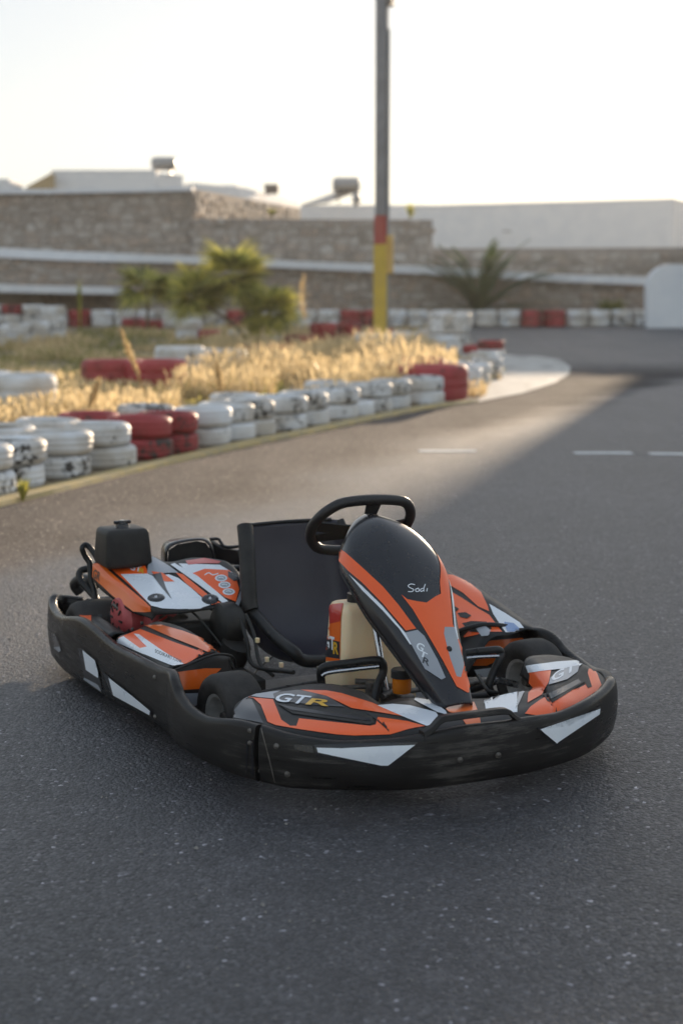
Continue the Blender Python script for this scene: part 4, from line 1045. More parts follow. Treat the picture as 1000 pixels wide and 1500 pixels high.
# ---- nose fairing
def nose_rows():
    # centre line x, z, half width, crown depth, skirt depth
    st = [(.305, .668, .020, .012, .02), (.345, .678, .070, .042, .04), (.42, .668, .120, .060, .05), (.50, .624, .148, .058, .062), (.575, .558, .153, .044, .060), (.645, .480, .139, .042, .054), (.71, .402, .113, .038, .048), (.775, .322, .084, .030, .044), (.83, .256, .062, .022, .040), (.865, .214, .046, .012, .035)]
    rows = []
    for i, (x, z, w_, c, s) in enumerate(st):
        a, b = st[max(i - 1, 0)], st[min(i + 1, len(st) - 1)]
        T = Vector((b[0] - a[0], 0, b[1] - a[1])).normalized(); N = Vector((-T.z, 0, T.x))   # outward (front/up)
        if N.x < 0 and N.z < 0: N = -N
        C = Vector((x, -.014 * min(1, max(0, (z - .25) / .25)), z)); row = []
        for y, d in ((-.93, c + s), (-1.03, c + s * .55), (-1.0, c + .012), (-.86, c * .62), (-.55, c * .25), (0, 0), (.55, c * .25), (.86, c * .62), (1.0, c + .012), (1.03, c + s * .55), (.93, c + s)):
            row.append(C + Vector((0, y * w_, 0)) - N * d)
        rows.append(row)
    return rows
ns, nB = shell('nose_fairing', nose_rows(), 4, 5, M_BLKG, kart, .004, flip=False)
orange_side = [(492, 801), (506, 809), (530, 831), (560, 859), (583, 886), (609, 921), (594, 924), (560, 884), (530, 853), (510, 836), (497, 822)]
decal('orange_sticker', nB, orange_side, M_OR, kart, mir=True)
decal('white_sticker', nB, [(511, 841), (530, 858), (560, 888), (592, 926), (608, 945), (600, 944), (585, 922), (560, 894), (530, 864)], M_WH, kart, mir=True)
decal('grey_sticker', nB, [(593, 927), (611, 923), (621, 932), (640, 966), (652, 993), (646, 996), (622, 980), (608, 955)], M_GRY, kart, .0014, mir=True)
decal('orange_sticker', nB, [(587, 871), (596, 878), (610, 881), (624, 883), (637, 874), (645, 870), (652, 888), (662, 914), (674, 945), (686, 978), (693, 1002), (690, 1013), (684, 1015), (668, 1006), (648, 968), (626, 930), (604, 893)], M_OR, kart)
text(nB, 'G', (608, 950), (10, 6), (4, -10), M_WH, kart, bold=.02)
text(nB, 'T', (613, 960), (11, 6), (2, -8), M_WH, kart, bold=.02)
text(nB, 'R', (618, 971), (10, 6), (2, -9), M_DGRY, kart, bold=.02)
for s in ([(607, 857), (601, 856), (597, 859), (601, 862), (605, 864), (603, 867), (597, 867)], [(612, 862), (608, 864), (609, 867), (613, 866), (612, 862)], [(619, 862), (615, 864), (616, 867), (620, 865)], [(622, 856), (620, 862), (620, 867)], [(625, 862), (624.6, 864), (624, 867)]):
    stroke(nB, s, 1.25, M_WH, kart, .0022)
bolt_px(nB, 657, 951, .009, M_BLK)
tube('nose_edge', [K(*p) if False else v for p, v in zip(range(9), [nose_rows()[i][0] for i in range(9)])], .005, M_BLK, kart, seg=8, sm=4)
# inner front mount panel beneath nose
boxpart('nose_bracket', (.83, 0, .17), (.14, .18, .04), M_ORD, kart, .01)
# ---- floor tray and frame tubes
boxpart('floor_tray', (.28, 0, .045), (.98, .62, .006), M_FLOOR, kart)
for s in (-1, 1):
    tube('frame_rail', [(-.9, .28 * s, .07), (-.5, .30 * s, .06), (.1, .33 * s, .055), (.5, .30 * s, .055), (.85, .18 * s, .06), (.93, .05 * s, .06)], .016, M_TUBE, kart)
    tube('side_bar', [(-.35, .3 * s, .07), (-.33, .52 * s, .08), (-.25, .57 * s, .09), (.15, .57 * s, .09), (.25, .50 * s, .08), (.28, .31 * s, .06)], .012, M_TUBE, kart)
    tube('front_bar', [(.78, .2 * s, .09), (.92, .3 * s, .12), (.96, .12 * s, .13), (.97, 0, .13)], .010, M_TUBE, kart)
tube('cross_tube', [(.47, -.36, .10), (.47, .36, .10)], .018, M_TUBE, kart, sm=1)
tube('cross_tube', [(.03, -.33, .06), (.03, .33, .06)], .015, M_TUBE, kart, sm=1)
tube('rear_axle', [(-.71, -.56, .136), (-.71, .56, .136)], .022, M_STEEL, kart, sm=1)
for s in (-1, 1): tube('tie_rod', [(.40, .04 * s, .13), (.39, .40 * s, .125)], .008, M_STEEL, kart, sm=1)
# ---- wheels
def wheel(x, y, r, wd, rimr, yaw, name='wheel'):
    e = bpy.data.objects.new(name, None); COL.objects.link(e); e.parent = kart; e.location = (x, y, r); e.rotation_euler = (0, 0, yaw)
    h = wd / 2
    prof = [(rimr, -h * .72), (rimr + .008, -h * .86), (rimr + (r - rimr) * .5, -h * .98), (r - .022, -h * .97), (r - .008, -h * .86), (r - .002, -h * .68), (r, -h * .3), (r, 0), (r, h * .3), (r - .002, h * .68), (r - .008, h * .86), (r - .022, h * .97), (rimr + (r - rimr) * .5, h * .98), (rimr + .008, h * .86), (rimr, h * .72)]
    V, Fc = lathe(prof, 56, False, axis='y'); obj('tyre', V, Fc, M_RUB, e, smooth=True)
    prof = [(.018, -h * .1), (.03, -h * .28), (.045, -h * .2), (rimr * .75, -h * .15), (rimr * .86, -h * .5), (rimr - .004, -h * .74), (rimr + .007, -h * .82), (rimr + .007, -h * .74), (rimr, -h * .68), (rimr - .01, 0), (rimr, h * .68), (rimr + .007, h * .74), (rimr + .007, h * .82), (rimr - .004, h * .74), (rimr * .86, h * .5), (rimr * .75, h * .15), (.045, h * .2), (.03, h * .28), (.018, h * .1)]
    V, Fc = lathe(prof, 40, True, axis='y'); obj('rim', V, Fc, M_RIM, e, smooth=True, sharp=40)
    V, Fc = lathe([(.001, -h * .5), (.016, -h * .5), (.02, -h * .3), (.02, h * .3), (.016, h * .5), (.001, h * .5)], 14, False, axis='y'); obj('hub', V, Fc, M_STEEL, e, smooth=True, sharp=40)
wheel(.425, -.50, .130, .125, .067, R(4)); wheel(.455, .505, .130, .125, .067, R(3))
wheel(-.71, -.54, .136, .195, .067, 0); wheel(-.71, .54, .136, .195, .067, 0)
# ---- side pods
def pod_right():
    X = [-.27, -.21, -.14, -.06, .03, .12, .22]
    rows = []
    for x in X:
        t = (x + .27) / .49; e_ = 1 - .55 * max(0, (x - .05) / .17) ** 2 * .4
        crest = .262 + .02 * math.sin(math.pi * min(1, max(0, t)))
        rows.append([(x, -.618, .17), (x, -.612, .232 if x < .2 else .236), (x, -.56, crest - .016), (x - .02, -.50, crest), (x - .03, -.455, crest + .002), (x - .05, -.41, crest - .03), (x - .06, -.375, crest - .075)])
    return rows
pr_, pR = shell('side_pod', pod_right(), 4, 4, M_BLK, kart, .004, flip=True)
# front face of right pod
def face_rows(s):
    return [[(.23, -.612 * s, .232), (.235, -.55 * s, .252), (.21, -.47 * s, .262), (.17, -.40 * s, .24)], [(.245, -.612 * s, .16), (.25, -.55 * s, .165), (.225, -.47 * s, .17), (.19, -.40 * s, .17)], [(.24, -.60 * s, .09), (.245, -.55 * s, .09), (.22, -.47 * s, .09), (.19, -.40 * s, .09)]]
pf, pfB = shell('pod_front', face_rows(1), 4, 4, M_BLK, kart, .004, flip=True)
decal('orange_sticker', pR, [(168, 937), (206, 922), (252, 940), (300, 957), (326, 975), (305, 975), (273, 976), (240, 965)], M_OR, kart)
decal('white_sticker', pR, [(166, 938), (182, 933), (206, 950), (216, 948), (196, 929), (204, 930), (240, 955), (272, 975), (253, 976), (215, 960), (185, 947)], M_WH, kart, .0022)
decal('orange_sticker', pR, [(212, 917), (236, 916), (268, 925), (302, 938), (324, 952), (340, 972), (322, 964), (288, 949), (250, 934)], M_ORD, kart, .0022)
text(pR, 'SODIKART.COM', (228, 957), (38, 16), (0, -5), M_DGRY, kart, bold=.01, off=.0034)
decal('orange_sticker', pfB, [(255, 985), (300, 979), (324, 979), (292, 1009), (260, 1011), (256, 1005)], M_ORD, kart)
decal('white_sticker', pfB, [(262, 1016), (292, 1015), (296, 1028), (285, 1034), (270, 1030)], M_GRY, kart)
shell('pod_tail', [[(x, -.628, .16), (x, -.62, .225), (x, -.59, .235), (x, -.56, .225), (x, -.55, .17)] for x in (-.66, -.55, -.42, -.32)], 3, 3, M_BLK, kart, .004)
PT = BVHTree.FromPolygons([Vector((-.7, -.64, .236)), Vector((-.3, -.64, .236)), Vector((-.3, -.5, .236)), Vector((-.7, -.5, .236))], [(0, 1, 2, 3)])
decal('orange_sticker', PT, [(116, 902), (134, 894), (134, 914)], M_OR, kart)
# left pod : taller bulge, grey slots on its inner face
def pod_left():
    rows = []
    for x, o_z, c_z, i_z in [(-.55, .25, .30, .26), (-.42, .305, .36, .30), (-.28, .325, .368, .31), (-.12, .31, .347, .29), (.02, .287, .322, .27), (.16, .258, .292, .255), (.30, .228, .256, .235)]:
        e_ = .02 + .01 * min(1, (x + .55) / .5)
        rows.append([(x, .345, i_z - .12), (x, .40, i_z - .05), (x, .45, i_z + .005), (x, .525, c_z - .012), (x, .58 + e_ * .3, c_z), (x, .625 + e_, o_z), (x, .648 + e_, o_z - .05), (x, .652 + e_, o_z - .10)])
    return rows
pl_, pL = shell('side_pod', pod_left(), 4, 4, M_BLK, kart, .004, flip=True)
pf2, pfL = shell('pod_front', [[(x, -y, z) for x, y, z in r] for r in face_rows(1)], 4, 4, M_BLK, kart, .004, flip=False)
decal('orange_sticker', pL, [(650, 841), (664, 843), (686, 853), (704, 868), (714, 888), (716, 896), (700, 889), (678, 869), (654, 855)], M_OR, kart)
decal('white_sticker', pL, [(716, 885), (738, 898), (760, 912), (774, 930), (765, 926), (740, 927), (735, 920), (722, 900)], M_WH, kart, .0014)
decal('blue_sticker', pL, [(738, 912), (752, 914), (766, 927), (742, 926)], mat('blue_sticker', (.25, .36, .6), .3, coat=.5), kart, .003)
decal('orange_sticker', pL, [(655, 864), (676, 876), (700, 892), (716, 901), (730, 920), (735, 926), (716, 926), (690, 932), (680, 934), (668, 915)], M_OR, kart)
for q in ([(660, 885), (672, 893), (668, 897), (660, 894)], [(670, 899), (682, 898), (690, 903), (684, 907), (674, 905)], [(677, 914), (690, 911), (712, 912), (720, 922), (706, 928), (688, 926)]):
    decal('slot', pL, q, M_MBLK, kart, .0030)
decal('latch', pL, [(694, 918), (708, 917), (718, 926), (716, 933), (706, 934)], M_GRY, kart, .006)
decal('orange_sticker', pfL, [(686, 946), (720, 938), (768, 934), (772, 942), (740, 962), (712, 975), (690, 975)], M_ORD, kart)
decal('white_sticker', pfL, [(694, 981), (735, 976), (737, 990), (700, 992)], M_WH, kart)
tube('pod_lip', [(.245, .612, .236), (.25, .55, .256), (.225, .47, .266), (.185, .40, .244), (.12, .36, .19)], .008, M_BLK, kart)
tube('pod_lip', [(.245, -.612, .236), (.25, -.55, .256), (.225, -.47, .266), (.185, -.40, .244), (.12, -.36, .19)], .004, M_BLK, kart)

# ---- seat
def seat_rows():
    prof = [(-.425, .548, .182, .085), (-.42, .46, .195, .13), (-.405, .36, .208, .155), (-.385, .26, .214, .165), (-.345, .175, .212, .17), (-.265, .125, .206, .165), (-.16, .112, .200, .15), (-.05, .13, .19, .10), (.035, .155, .17, .045)]
    rows = []; cy = .045
    for i, (x, z, w_, d) in enumerate(prof):
        a, b = prof[max(i - 1, 0)], prof[min(i + 1, len(prof) - 1)]
        T = Vector((b[0] - a[0], 0, b[1] - a[1])).normalized(); N = Vector((-T.z, 0, T.x))
        if N.x + N.z < 0: N = -N
        row = []
        for u in (-1.0, -.99, -.93, -.75, -.4, 0, .4, .75, .93, .99, 1.0):
            k = {1.0: 1, .99: .70, .93: .42, .75: .19, .4: .05, 0: 0}[abs(u)]
            row.append(Vector((x, cy + u * w_, z)) + N * d * k)
        rows.append(row)
    return rows
sr = seat_rows()
st_, sB = shell('seat', sr, 4, 5, M_SEAT, kart, .006, flip=True)
edge = [r[0] for r in sr]; edge2 = [r[-1] for r in sr]
tube('seat_edge', edge[:5], .011, M_TUBE, kart, sm=5)
tube('seat_edge', [sr[0][2], sr[0][5], sr[0][8]], .006, M_TUBE, kart, sm=5)
tube('seat_roll', edge[4:] + [sr[-1][3], sr[-1][5]], .021, M_TUBE, kart, sm=5)
tube('seat_edge', edge2 + [sr[-1][7], sr[-1][5]], .0135, M_TUBE, kart, sm=5)
tube('seat_pad', [Vector((p.x + .004, p.y, p.z + .004)) for p in edge[:5]], .027, M_MBLK, kart)
tube('seat_stay', [(-.40, -.12, .30), (-.5, -.18, .2), (-.58, -.24, .09)], .010, M_TUBE, kart)
tube('seat_stay', [(-.45, .26, .50), (-.5, .28, .4), (-.56, .30, .2), (-.58, .3, .09)], .010, M_CHR, kart)
# ---- steering wheel
SC = Vector((.235, .012, .628)); e = bpy.data.objects.new('steering_wheel', None); COL.objects.link(e); e.parent = kart
tilt = R(38); ax_n = Vector((-math.cos(tilt) * 1, 0, math.sin(tilt)))     # faces the driver
ax_n = Vector((-.74, 0, .67)).normalized(); ax_u = Vector((.67, 0, .74)).normalized(); ax_r = Vector((0, 1, 0))
def SWp(a, b, c=0): return SC + ax_r * a + ax_u * b + ax_n * c
roll_ = R(-3)
def SWr(a, b, c=0): return SWp(a * math.cos(roll_) - b * math.sin(roll_), a * math.sin(roll_) + b * math.cos(roll_), c)
ring = []
for i in range(40):
    a = 2 * math.pi * i / 40; x_, y_ = .168 * math.cos(a), .140 * math.sin(a)
    if y_ > .105: y_ = .105 + (y_ - .105) * .35
    if y_ < -.11: y_ = -.11 + (y_ + .11) * .5
    ring.append(SWr(x_, y_))
V, Fc = tube_data(ring, .0165, seg=12, closed=True, sm=1); obj('rim', V, Fc, M_LEATHER, e, smooth=True)
def plate(name, pts, th, m, par):
    n = len(pts); V = [SWr(a, b, c + th / 2) for a, b, c in pts] + [SWr(a, b, c - th / 2) for a, b, c in pts]
    Fc = [tuple(range(n)), tuple(range(2 * n - 1, n - 1, -1))] + [(i, n + i, n + (i + 1) % n, (i + 1) % n) for i in range(n)]
    return obj(name, V, Fc, m, par)
plate('spoke', [(-.028, .125, 0), (.028, .125, 0), (.018, .05, -.02), (.03, 0, -.03), (-.03, 0, -.03), (-.018, .05, -.02)], .006, M_BLK, e)
plate('spoke', [(-.160, -.02, 0), (-.160, .02, 0), (-.05, .022, -.02), (0, .02, -.03), (0, -.03, -.03), (-.05, -.02, -.02)], .006, M_BLK, e)
plate('spoke', [(.160, .02, 0), (.160, -.02, 0), (.05, -.02, -.02), (0, -.03, -.03), (0, .02, -.03), (.05, .022, -.02)], .006, M_BLK, e)
plate('spoke', [(-.15, -.075, 0), (-.163, -.04, 0), (-.05, .0, -.02), (-.03, -.03, -.025)], .006, M_BLK, e)
tube('hub', [SWr(0, 0, -.055), SWr(0, 0, -.02)], .032, M_BLK, e, sm=1)
tube('steering_column', [SWr(0, 0, -.04), K(545, 893, x=.46), K(566, 1015, x=.50)], .0105, M_CHR, kart, sm=1)
# ---- fuel tank
tk = bpy.data.objects.new('fuel_tank', None); COL.objects.link(tk); tk.parent = kart
bm = bmesh.new(); a_box(bm, (.33, -.005, .245), (.14, .27, .33), bev=.028)
for v in bm.verts:
    if v.co.z > .3: v.co.y = -.005 + (v.co.y + .005) * .84
to = bobj('tank_body', bm, M_CREAM, tk, True, 60)
tb = BVHTree.FromObject(to, bpy.context.evaluated_depsgraph_get()) if False else None
bm = bmesh.new(); bm.from_mesh(to.data); tb = BVHTree.FromBMesh(bm); bm.free()
decal('label', tb, [(482, 885), (503, 884), (500, 905), (498, 968), (477, 968), (476, 925)], M_ORD, tk)
decal('label', tb, [(484, 886), (502, 885), (499, 910), (478, 915)], M_RED, tk, .0018)
decal('label', tb, [(476, 935), (498, 940), (498, 965), (477, 962)], M_DGRY, tk, .0018)
text(tb, 'GT', (476, 949), (15, 4), (0, -20), M_WH, tk, bold=.03, off=.003)
text(tb, 'R', (489, 958), (8, 1), (0, -18), M_YEL, tk, bold=.03, off=.003)
tube('tank_cap', [(.33, -.05, .405), (.33, -.05, .435)], .03, M_BLK, tk, sm=1, seg=18)
tube('tank_hose', [(.34, .0, .42), (.36, .01, .45), (.40, .05, .44), (.42, .1, .36)], .006, M_AMB, tk)
# brake fluid reservoir
rs = bpy.data.objects.new('fluid_reservoir', None); COL.objects.link(rs); rs.parent = kart
c0 = K(588, 1014, x=.60); V, Fc = lathe([(.001, 0), (.026, 0), (.028, .01), (.028, .045), (.001, .045)], 20, False); obj('bottle', [v + c0 for v in V], Fc, M_AMB, rs, smooth=True, sharp=40)
V, Fc = lathe([(.001, .045), (.0315, .045), (.0315, .066), (.028, .070), (.001, .070)], 24, False); obj('cap', [v + c0 for v in V], Fc, M_BLK, rs, smooth=True, sharp=40)
# ---- pedals and hoops
def hoop(pts, name='pedal_hoop'): tube(name, pts, .0125, M_TUBE, kart, sm=5)
hoop([K(471, 1003, x=.42), K(470, 984, x=.43), K(478, 976, x=.44), K(515, 971, x=.47), K(548, 967, x=.50), K(559, 970, x=.51), K(561, 984, x=.51), K(553, 1004, x=.52), K(548, 1026, x=.53)])
tube('pedal_hoop', [K(472, 990, x=.44), K(482, 985, x=.45), K(520, 980, x=.48), K(555, 976, x=.51)], .007, M_CHR, kart)
boxpart('pedal_tab', tuple(K(469, 988, x=.42)), (.012, .02, .05), M_STEEL, kart, .002)
hoop([K(682, 957, x=.47), K(705, 954, x=.49), K(728, 952, x=.50), K(733, 957, x=.50), K(731, 966, x=.51), K(722, 985, x=.51), K(716, 1005, x=.52), K(722, 1020, x=.52)])
tube('pedal_hoop', [K(683, 964, x=.48), K(705, 962, x=.50), K(730, 961, x=.51)], .006, M_CHR, kart)
tube('stub_axle', [K(722, 995, x=.46), K(757, 1003, x=.46)], .011, M_CHR, kart, sm=1)
tube('brake_line', [K(700, 990, x=.45), K(706, 1000, x=.5), K(715, 1012, x=.55), K(728, 1015, x=.55)], .006, M_MBLK, kart)
boxpart('master_cylinder', (.45, .02, .13), (.16, .05, .05), M_STEEL, kart, .008)
tube('brake_rod', [K(500, 1007, x=.45), K(560, 1005, x=.47), K(600, 1003, x=.5)], .007, M_STEEL, kart, sm=1)
tube('steering_arm', [K(520, 998, x=.42), K(555, 1000, x=.45), K(575, 1010, x=.5), K(560, 1020, x=.52)], .009, M_STEEL, kart)
boxpart('column_support', tuple(K(548, 1010, x=.47)), (.03, .05, .05), M_STEEL, kart, .005)

# ---- engine cover
def cover_rows():
    # rows from the rear (box side) to the front lip; columns from the outer bottom edge to the inner edge
    return [
        [K(136, 849, x=-.72), K(136, 834, x=-.72), K(140, 823, x=-.715), K(165, 820, x=-.70), K(192, 816, x=-.68), K(219, 812, x=-.66), K(240, 822, x=-.60), K(256, 822, x=-.58), K(280, 817, x=-.56), K(310, 818, x=-.50), K(331, 822, x=-.46), K(338, 828, x=-.45)],
        [K(150, 866, x=-.62), K(152, 852, x=-.62), K(158, 841, x=-.61), K(184, 838, x=-.59), K(208, 834, x=-.57), K(230, 828, x=-.56), K(246, 834, x=-.52), K(264, 832, x=-.50), K(290, 826, x=-.48), K(320, 828, x=-.44), K(343, 832, x=-.41), K(350, 840, x=-.40)],
        [K(172, 882, x=-.50), K(176, 868, x=-.50), K(182, 858, x=-.49), K(205, 856, x=-.47), K(230, 851, x=-.46), K(248, 846, x=-.46), K(264, 849, x=-.43), K(284, 847, x=-.41), K(308, 843, x=-.39), K(332, 845, x=-.36), K(352, 850, x=-.34), K(358, 856, x=-.34)],
        [K(195, 898, x=-.38), K(198, 886, x=-.38), K(204, 877, x=-.37), K(226, 875, x=-.35), K(252, 871, x=-.34), K(270, 868, x=-.35), K(284, 869, x=-.33), K(302, 868, x=-.32), K(322, 865, x=-.31), K(342, 866, x=-.29), K(355, 870, x=-.28), K(359, 874, x=-.28)],
        [K(218, 905, x=-.30), K(222, 899, x=-.29), K(226, 891, x=-.28), K(247, 892, x=-.26), K(272, 890, x=-.25), K(290, 888, x=-.25), K(304, 888, x=-.25), K(318, 885, x=-.25), K(332, 883, x=-.24), K(344, 886, x=-.23), K(350, 890, x=-.23), K(354, 888, x=-.24)],
        [K(222, 909, x=-.285), K(226, 905, x=-.28), K(230, 901, x=-.27), K(250, 900, x=-.25), K(275, 898, x=-.24), K(294, 895, x=-.24), K(308, 893, x=-.24), K(322, 889, x=-.24), K(334, 887, x=-.23), K(344, 893, x=-.22), K(348, 895, x=-.22), K(351, 893, x=-.23)]]
cv, cB = shell('engine_cover', cover_rows(), 3, 4, M_BLK, kart, .004, flip=False)
decal('orange_sticker', cB, [(137, 825), (149, 826), (181, 855), (221, 889), (222, 896), (212, 897), (196, 896), (166, 873), (136, 845)], M_ORD, kart)
decal('orange_sticker', cB, [(157, 828), (186, 825), (212, 827), (218, 841), (178, 842), (200, 865), (223, 889), (217, 883), (186, 854), (163, 834)], M_OR, kart)
decal('white_sticker', cB, [(177, 842), (216, 841), (233, 848), (224, 850), (229, 845), (247, 842), (262, 848), (280, 862), (300, 880), (308, 887), (292, 892), (262, 893), (238, 892), (222, 888)], M_WH, kart, .0020)
decal('orange_sticker', cB, [(222, 838), (238, 840), (256, 853), (242, 853), (228, 846)], M_OR, kart, .003)
decal('grey_sticker', cB, [(219, 818), (224, 816), (248, 830), (262, 840), (250, 840), (236, 841), (226, 845), (216, 840)], M_GRY, kart, .0026)
decal('wedge', cB, [(223, 843), (236, 840), (243, 862), (252, 879), (244, 870), (232, 855)], M_DGRY, kart, .0034)
decal('orange_sticker', cB, [(258, 840), (268, 842), (290, 860), (312, 878), (324, 884), (310, 887), (290, 870), (272, 855)], M_OR, kart, .0026)
decal('white_sticker', cB, [(250, 828), (256, 826), (290, 845), (318, 868), (334, 882), (326, 884), (300, 864), (270, 842)], M_WH, kart, .0030)
decal('orange_sticker', cB, [(272, 822), (300, 818), (324, 823), (320, 826), (296, 826), (276, 828)], M_RED, kart, .0016)
decal('orange_sticker', cB, [(278, 842), (300, 834), (336, 836), (346, 848), (350, 864), (345, 882), (330, 876), (304, 858)], M_OR, kart, .0020)
decal('white_sticker', cB, [(262, 826), (290, 827), (322, 828), (345, 842), (348, 850), (336, 838), (300, 836), (280, 842), (270, 834)], M_WH, kart, .0014)
decal('white_sticker', cB, [(350, 846), (357, 856), (357, 868), (347, 893), (343, 889), (352, 866)], M_GRY, kart, .0020)
text(cB, 'GT', (190, 836), (16, 3), (2, -9), M_WH, kart, bold=.02, off=.0036)
text(cB, 'R', (203, 840), (9, 2), (2, -7), M_YEL, kart, bold=.02, off=.0036)
text(cB, 'GR', (137, 846), (10, 6), (2, -13), M_DGRY, kart, bold=.02, off=.003)
for (x_, y_) in ((324, 848), (329, 858), (335, 868)):        # round sponsor stickers
    decal('round_sticker', cB, [(x_ + 9 * math.cos(a * .524), y_ + 5 * math.sin(a * .524)) for a in range(12)], M_WH, kart, .003)
    decal('round_sticker', cB, [(x_ + 6.5 * math.cos(a * .524), y_ + 3.3 * math.sin(a * .524)) for a in range(12)], M_GRY, kart, .0036)
    stroke(cB, [(x_ - 4, y_), (x_, y_ - 1), (x_ + 4, y_ + .5)], 1.2, M_WH, kart, .0044, 'sticker_mark')
stroke(cB, [(300, 843), (306, 840), (312, 843), (320, 841)], 1.4, M_WH, kart, .003, 'sticker_mark')
decal('black_sticker', cB, [(334, 838), (346, 842), (350, 852), (342, 852), (334, 846)], M_BLKG, kart, .003)
for p_ in ((229, 877), (308, 879)):
    d = KD(*p_); h_ = cB.ray_cast(KCAM, d)
    n_ = h_[1] if h_[1].dot(d) < 0 else -h_[1]
    V, Fc = lathe([(.0005, .004), (.006, .006), (.010, .008), (.022, .0075), (.028, .004), (.030, 0)], 24, False)
    M_ = Matrix.Translation(h_[0] + n_ * .001) @ n_.to_track_quat('Z', 'Y').to_matrix().to_4x4()
    kn = obj('fixing_knob', [M_ @ v for v in V], Fc, M_BLKG, kart, smooth=True, sharp=50)
    V, Fc = lathe([(.0005, .0105), (.004, .0105), (.006, .006)], 12, False); obj('screw', [M_ @ v for v in V], Fc, M_CHR, kn, smooth=True)
# air box on the cover
ab = bpy.data.objects.new('air_box', None); COL.objects.link(ab); ab.parent = kart
cA = K(180, 800, x=-.66)
bm = bmesh.new(); a_box(bm, (0, 0, 0), (.165, .168, .135), bev=.020)
for v in bm.verts:
    if v.co.z > 0: v.co.x *= .86; v.co.y *= .93
for v in bm.verts: v.co += cA
bobj('box', bm, M_MBLK, ab, True, 50)
V, Fc = lathe([(.001, .022), (.012, .022), (.014, .012), (.022, .010), (.024, 0), (.03, -.004)], 16, False)
ktop = cA + Vector((0, 0, .070)); obj('wing_nut', [v + ktop for v in V], Fc, M_BLKG, ab, smooth=True, sharp=40)
boxpart('wing', tuple(ktop + Vector((0, 0, .015))), (.014, .062, .012), M_BLKG, ab, .004)
# rear roll tubes
tube('protection_tube', [K(152, 832, x=-.74), K(130, 800, x=-.80), K(121, 803, x=-.80), K(126, 816, x=-.80), K(132, 826, x=-.79), K(134, 850, x=-.77), K(139, 868, x=-.75), K(141, 900, x=-.72)], .0105, M_TUBE, kart)
tube('protection_tube', [K(137, 832, x=-.85), K(119, 836, x=-.86), K(118, 850, x=-.84), K(132, 866, x=-.80), K(142, 880, x=-.76), K(146, 912, x=-.70)], .013, M_TUBE, kart)
tube('exhaust_pipe', [K(118, 868, x=-.95), K(110, 856, x=-.95), K(122, 848, x=-.9), K(140, 856, x=-.8)], .02, M_TUBE, kart)
# black guard behind: arched chain cover and cross bar to the seat
V, Fc = loft([[K(238, 824, x=-.86), K(240, 800, x=-.86), K(254, 792, x=-.86), K(290, 788, x=-.86), K(308, 791, x=-.86), K(316, 806, x=-.86), K(318, 826, x=-.86)],
              [K(246, 824, x=-.72), K(247, 806, x=-.72), K(260, 797, x=-.72), K(288, 792, x=-.72), K(302, 795, x=-.72), K(310, 808, x=-.72), K(312, 826, x=-.72)]], 5, 2)
o = obj('exhaust_cover', V, Fc, M_BLKG, kart, smooth=True); md = o.modifiers.new('t', 'SOLIDIFY'); md.thickness = .006
P_ = [K(246, 824, x=-.722), K(247, 806, x=-.722), K(260, 797.5, x=-.722), K(288, 792.5, x=-.722), K(302, 795.5, x=-.722), K(310, 808, x=-.722), K(312, 826, x=-.722)]
obj('cover_face', P_, [tuple(range(7))], M_MBLK, kart)
bm = bmesh.new(); a = K(312, 794, x=-.80); 
V = [K(310, 790, x=-.8), K(330, 803, x=-.75), K(352, 805, x=-.7), K(356, 826, x=-.7), K(330, 826, x=-.75), K(312, 818, x=-.8)]
o = obj('guard_plate', V, [tuple(range(6))], M_BLK, kart); md = o.modifiers.new('t', 'SOLIDIFY'); md.thickness = .02; bm.free()
V = [K(308, 790, x=-.78), K(320, 790, x=-.78), K(330, 801, x=-.75), K(356, 800, x=-.68)]
tube('guard_edge', V, .006, M_TUBE, kart)
tube('cross_bar', [K(300, 832, x=-.6), K(330, 834, x=-.55), K(356, 832, x=-.5)], .012, M_TUBE, kart)
# engine below the cover
eng = bpy.data.objects.new('engine', None); COL.objects.link(eng); eng.parent = kart
boxpart('crankcase', (-.40, -.33, .17), (.26, .22, .18), M_MBLK, eng, .02)
cC = K(190, 905, x=-.50)
V, Fc = lathe([(.001, -.03), (.07, -.03), (.085, -.015), (.088, .02), (.07, .045), (.001, .05)], 28, False, axis='y'); obj('fan_shroud', [Vector((v.x, -v.y, v.z)) + cC for v in V], Fc, M_PINK, eng, smooth=True, sharp=40)
for i in range(10):
    a = i * .628; c = cC + Vector((.048 * math.cos(a), -.0475, .048 * math.sin(a)))
    bm = bmesh.new(); a_box(bm, c, (.026, .006, .007), rot=Matrix.Rotation(-a, 4, 'Y')); bobj('shroud_slot', bm, M_MBLK, eng)
boxpart('shroud_side', tuple(K(234, 912, x=-.40)), (.10, .10, .09), M_PINK, eng, .015)
V, Fc = lathe([(.001, -.05), (.035, -.05), (.04, -.03), (.03, 0), (.04, .03), (.035, .05), (.001, .05)], 20, False, axis='y')
obj('starter_drum', [v + K(252, 915, x=-.36) for v in V], Fc, M_STEEL, eng, smooth=True, sharp=40)
for i in range(7):
    boxpart('cooling_fin', (-.33, -.235, .13 + i * .018), (.13, .10, .005), M_STEEL, eng)
tube('intake_hose', [K(150, 905, x=-.62), K(148, 918, x=-.58), K(162, 932, x=-.5), K(180, 934, x=-.46), K(195, 926, x=-.42)], .019, M_MBLK, eng)
tube('intake_hose', [K(165, 898, x=-.6), K(172, 908, x=-.55), K(188, 922, x=-.5), K(200, 930, x=-.46)], .013, M_TUBE, eng)
tube('muffler', [(-.36, -.30, .12), (-.18, -.27, .13), (-.14, -.25, .2)], .05, M_MBLK, eng, seg=16)
tube('fuel_hose', [K(165, 885, x=-.5), K(175, 892, x=-.48), K(178, 900, x=-.47)], .006, M_STEEL, eng)
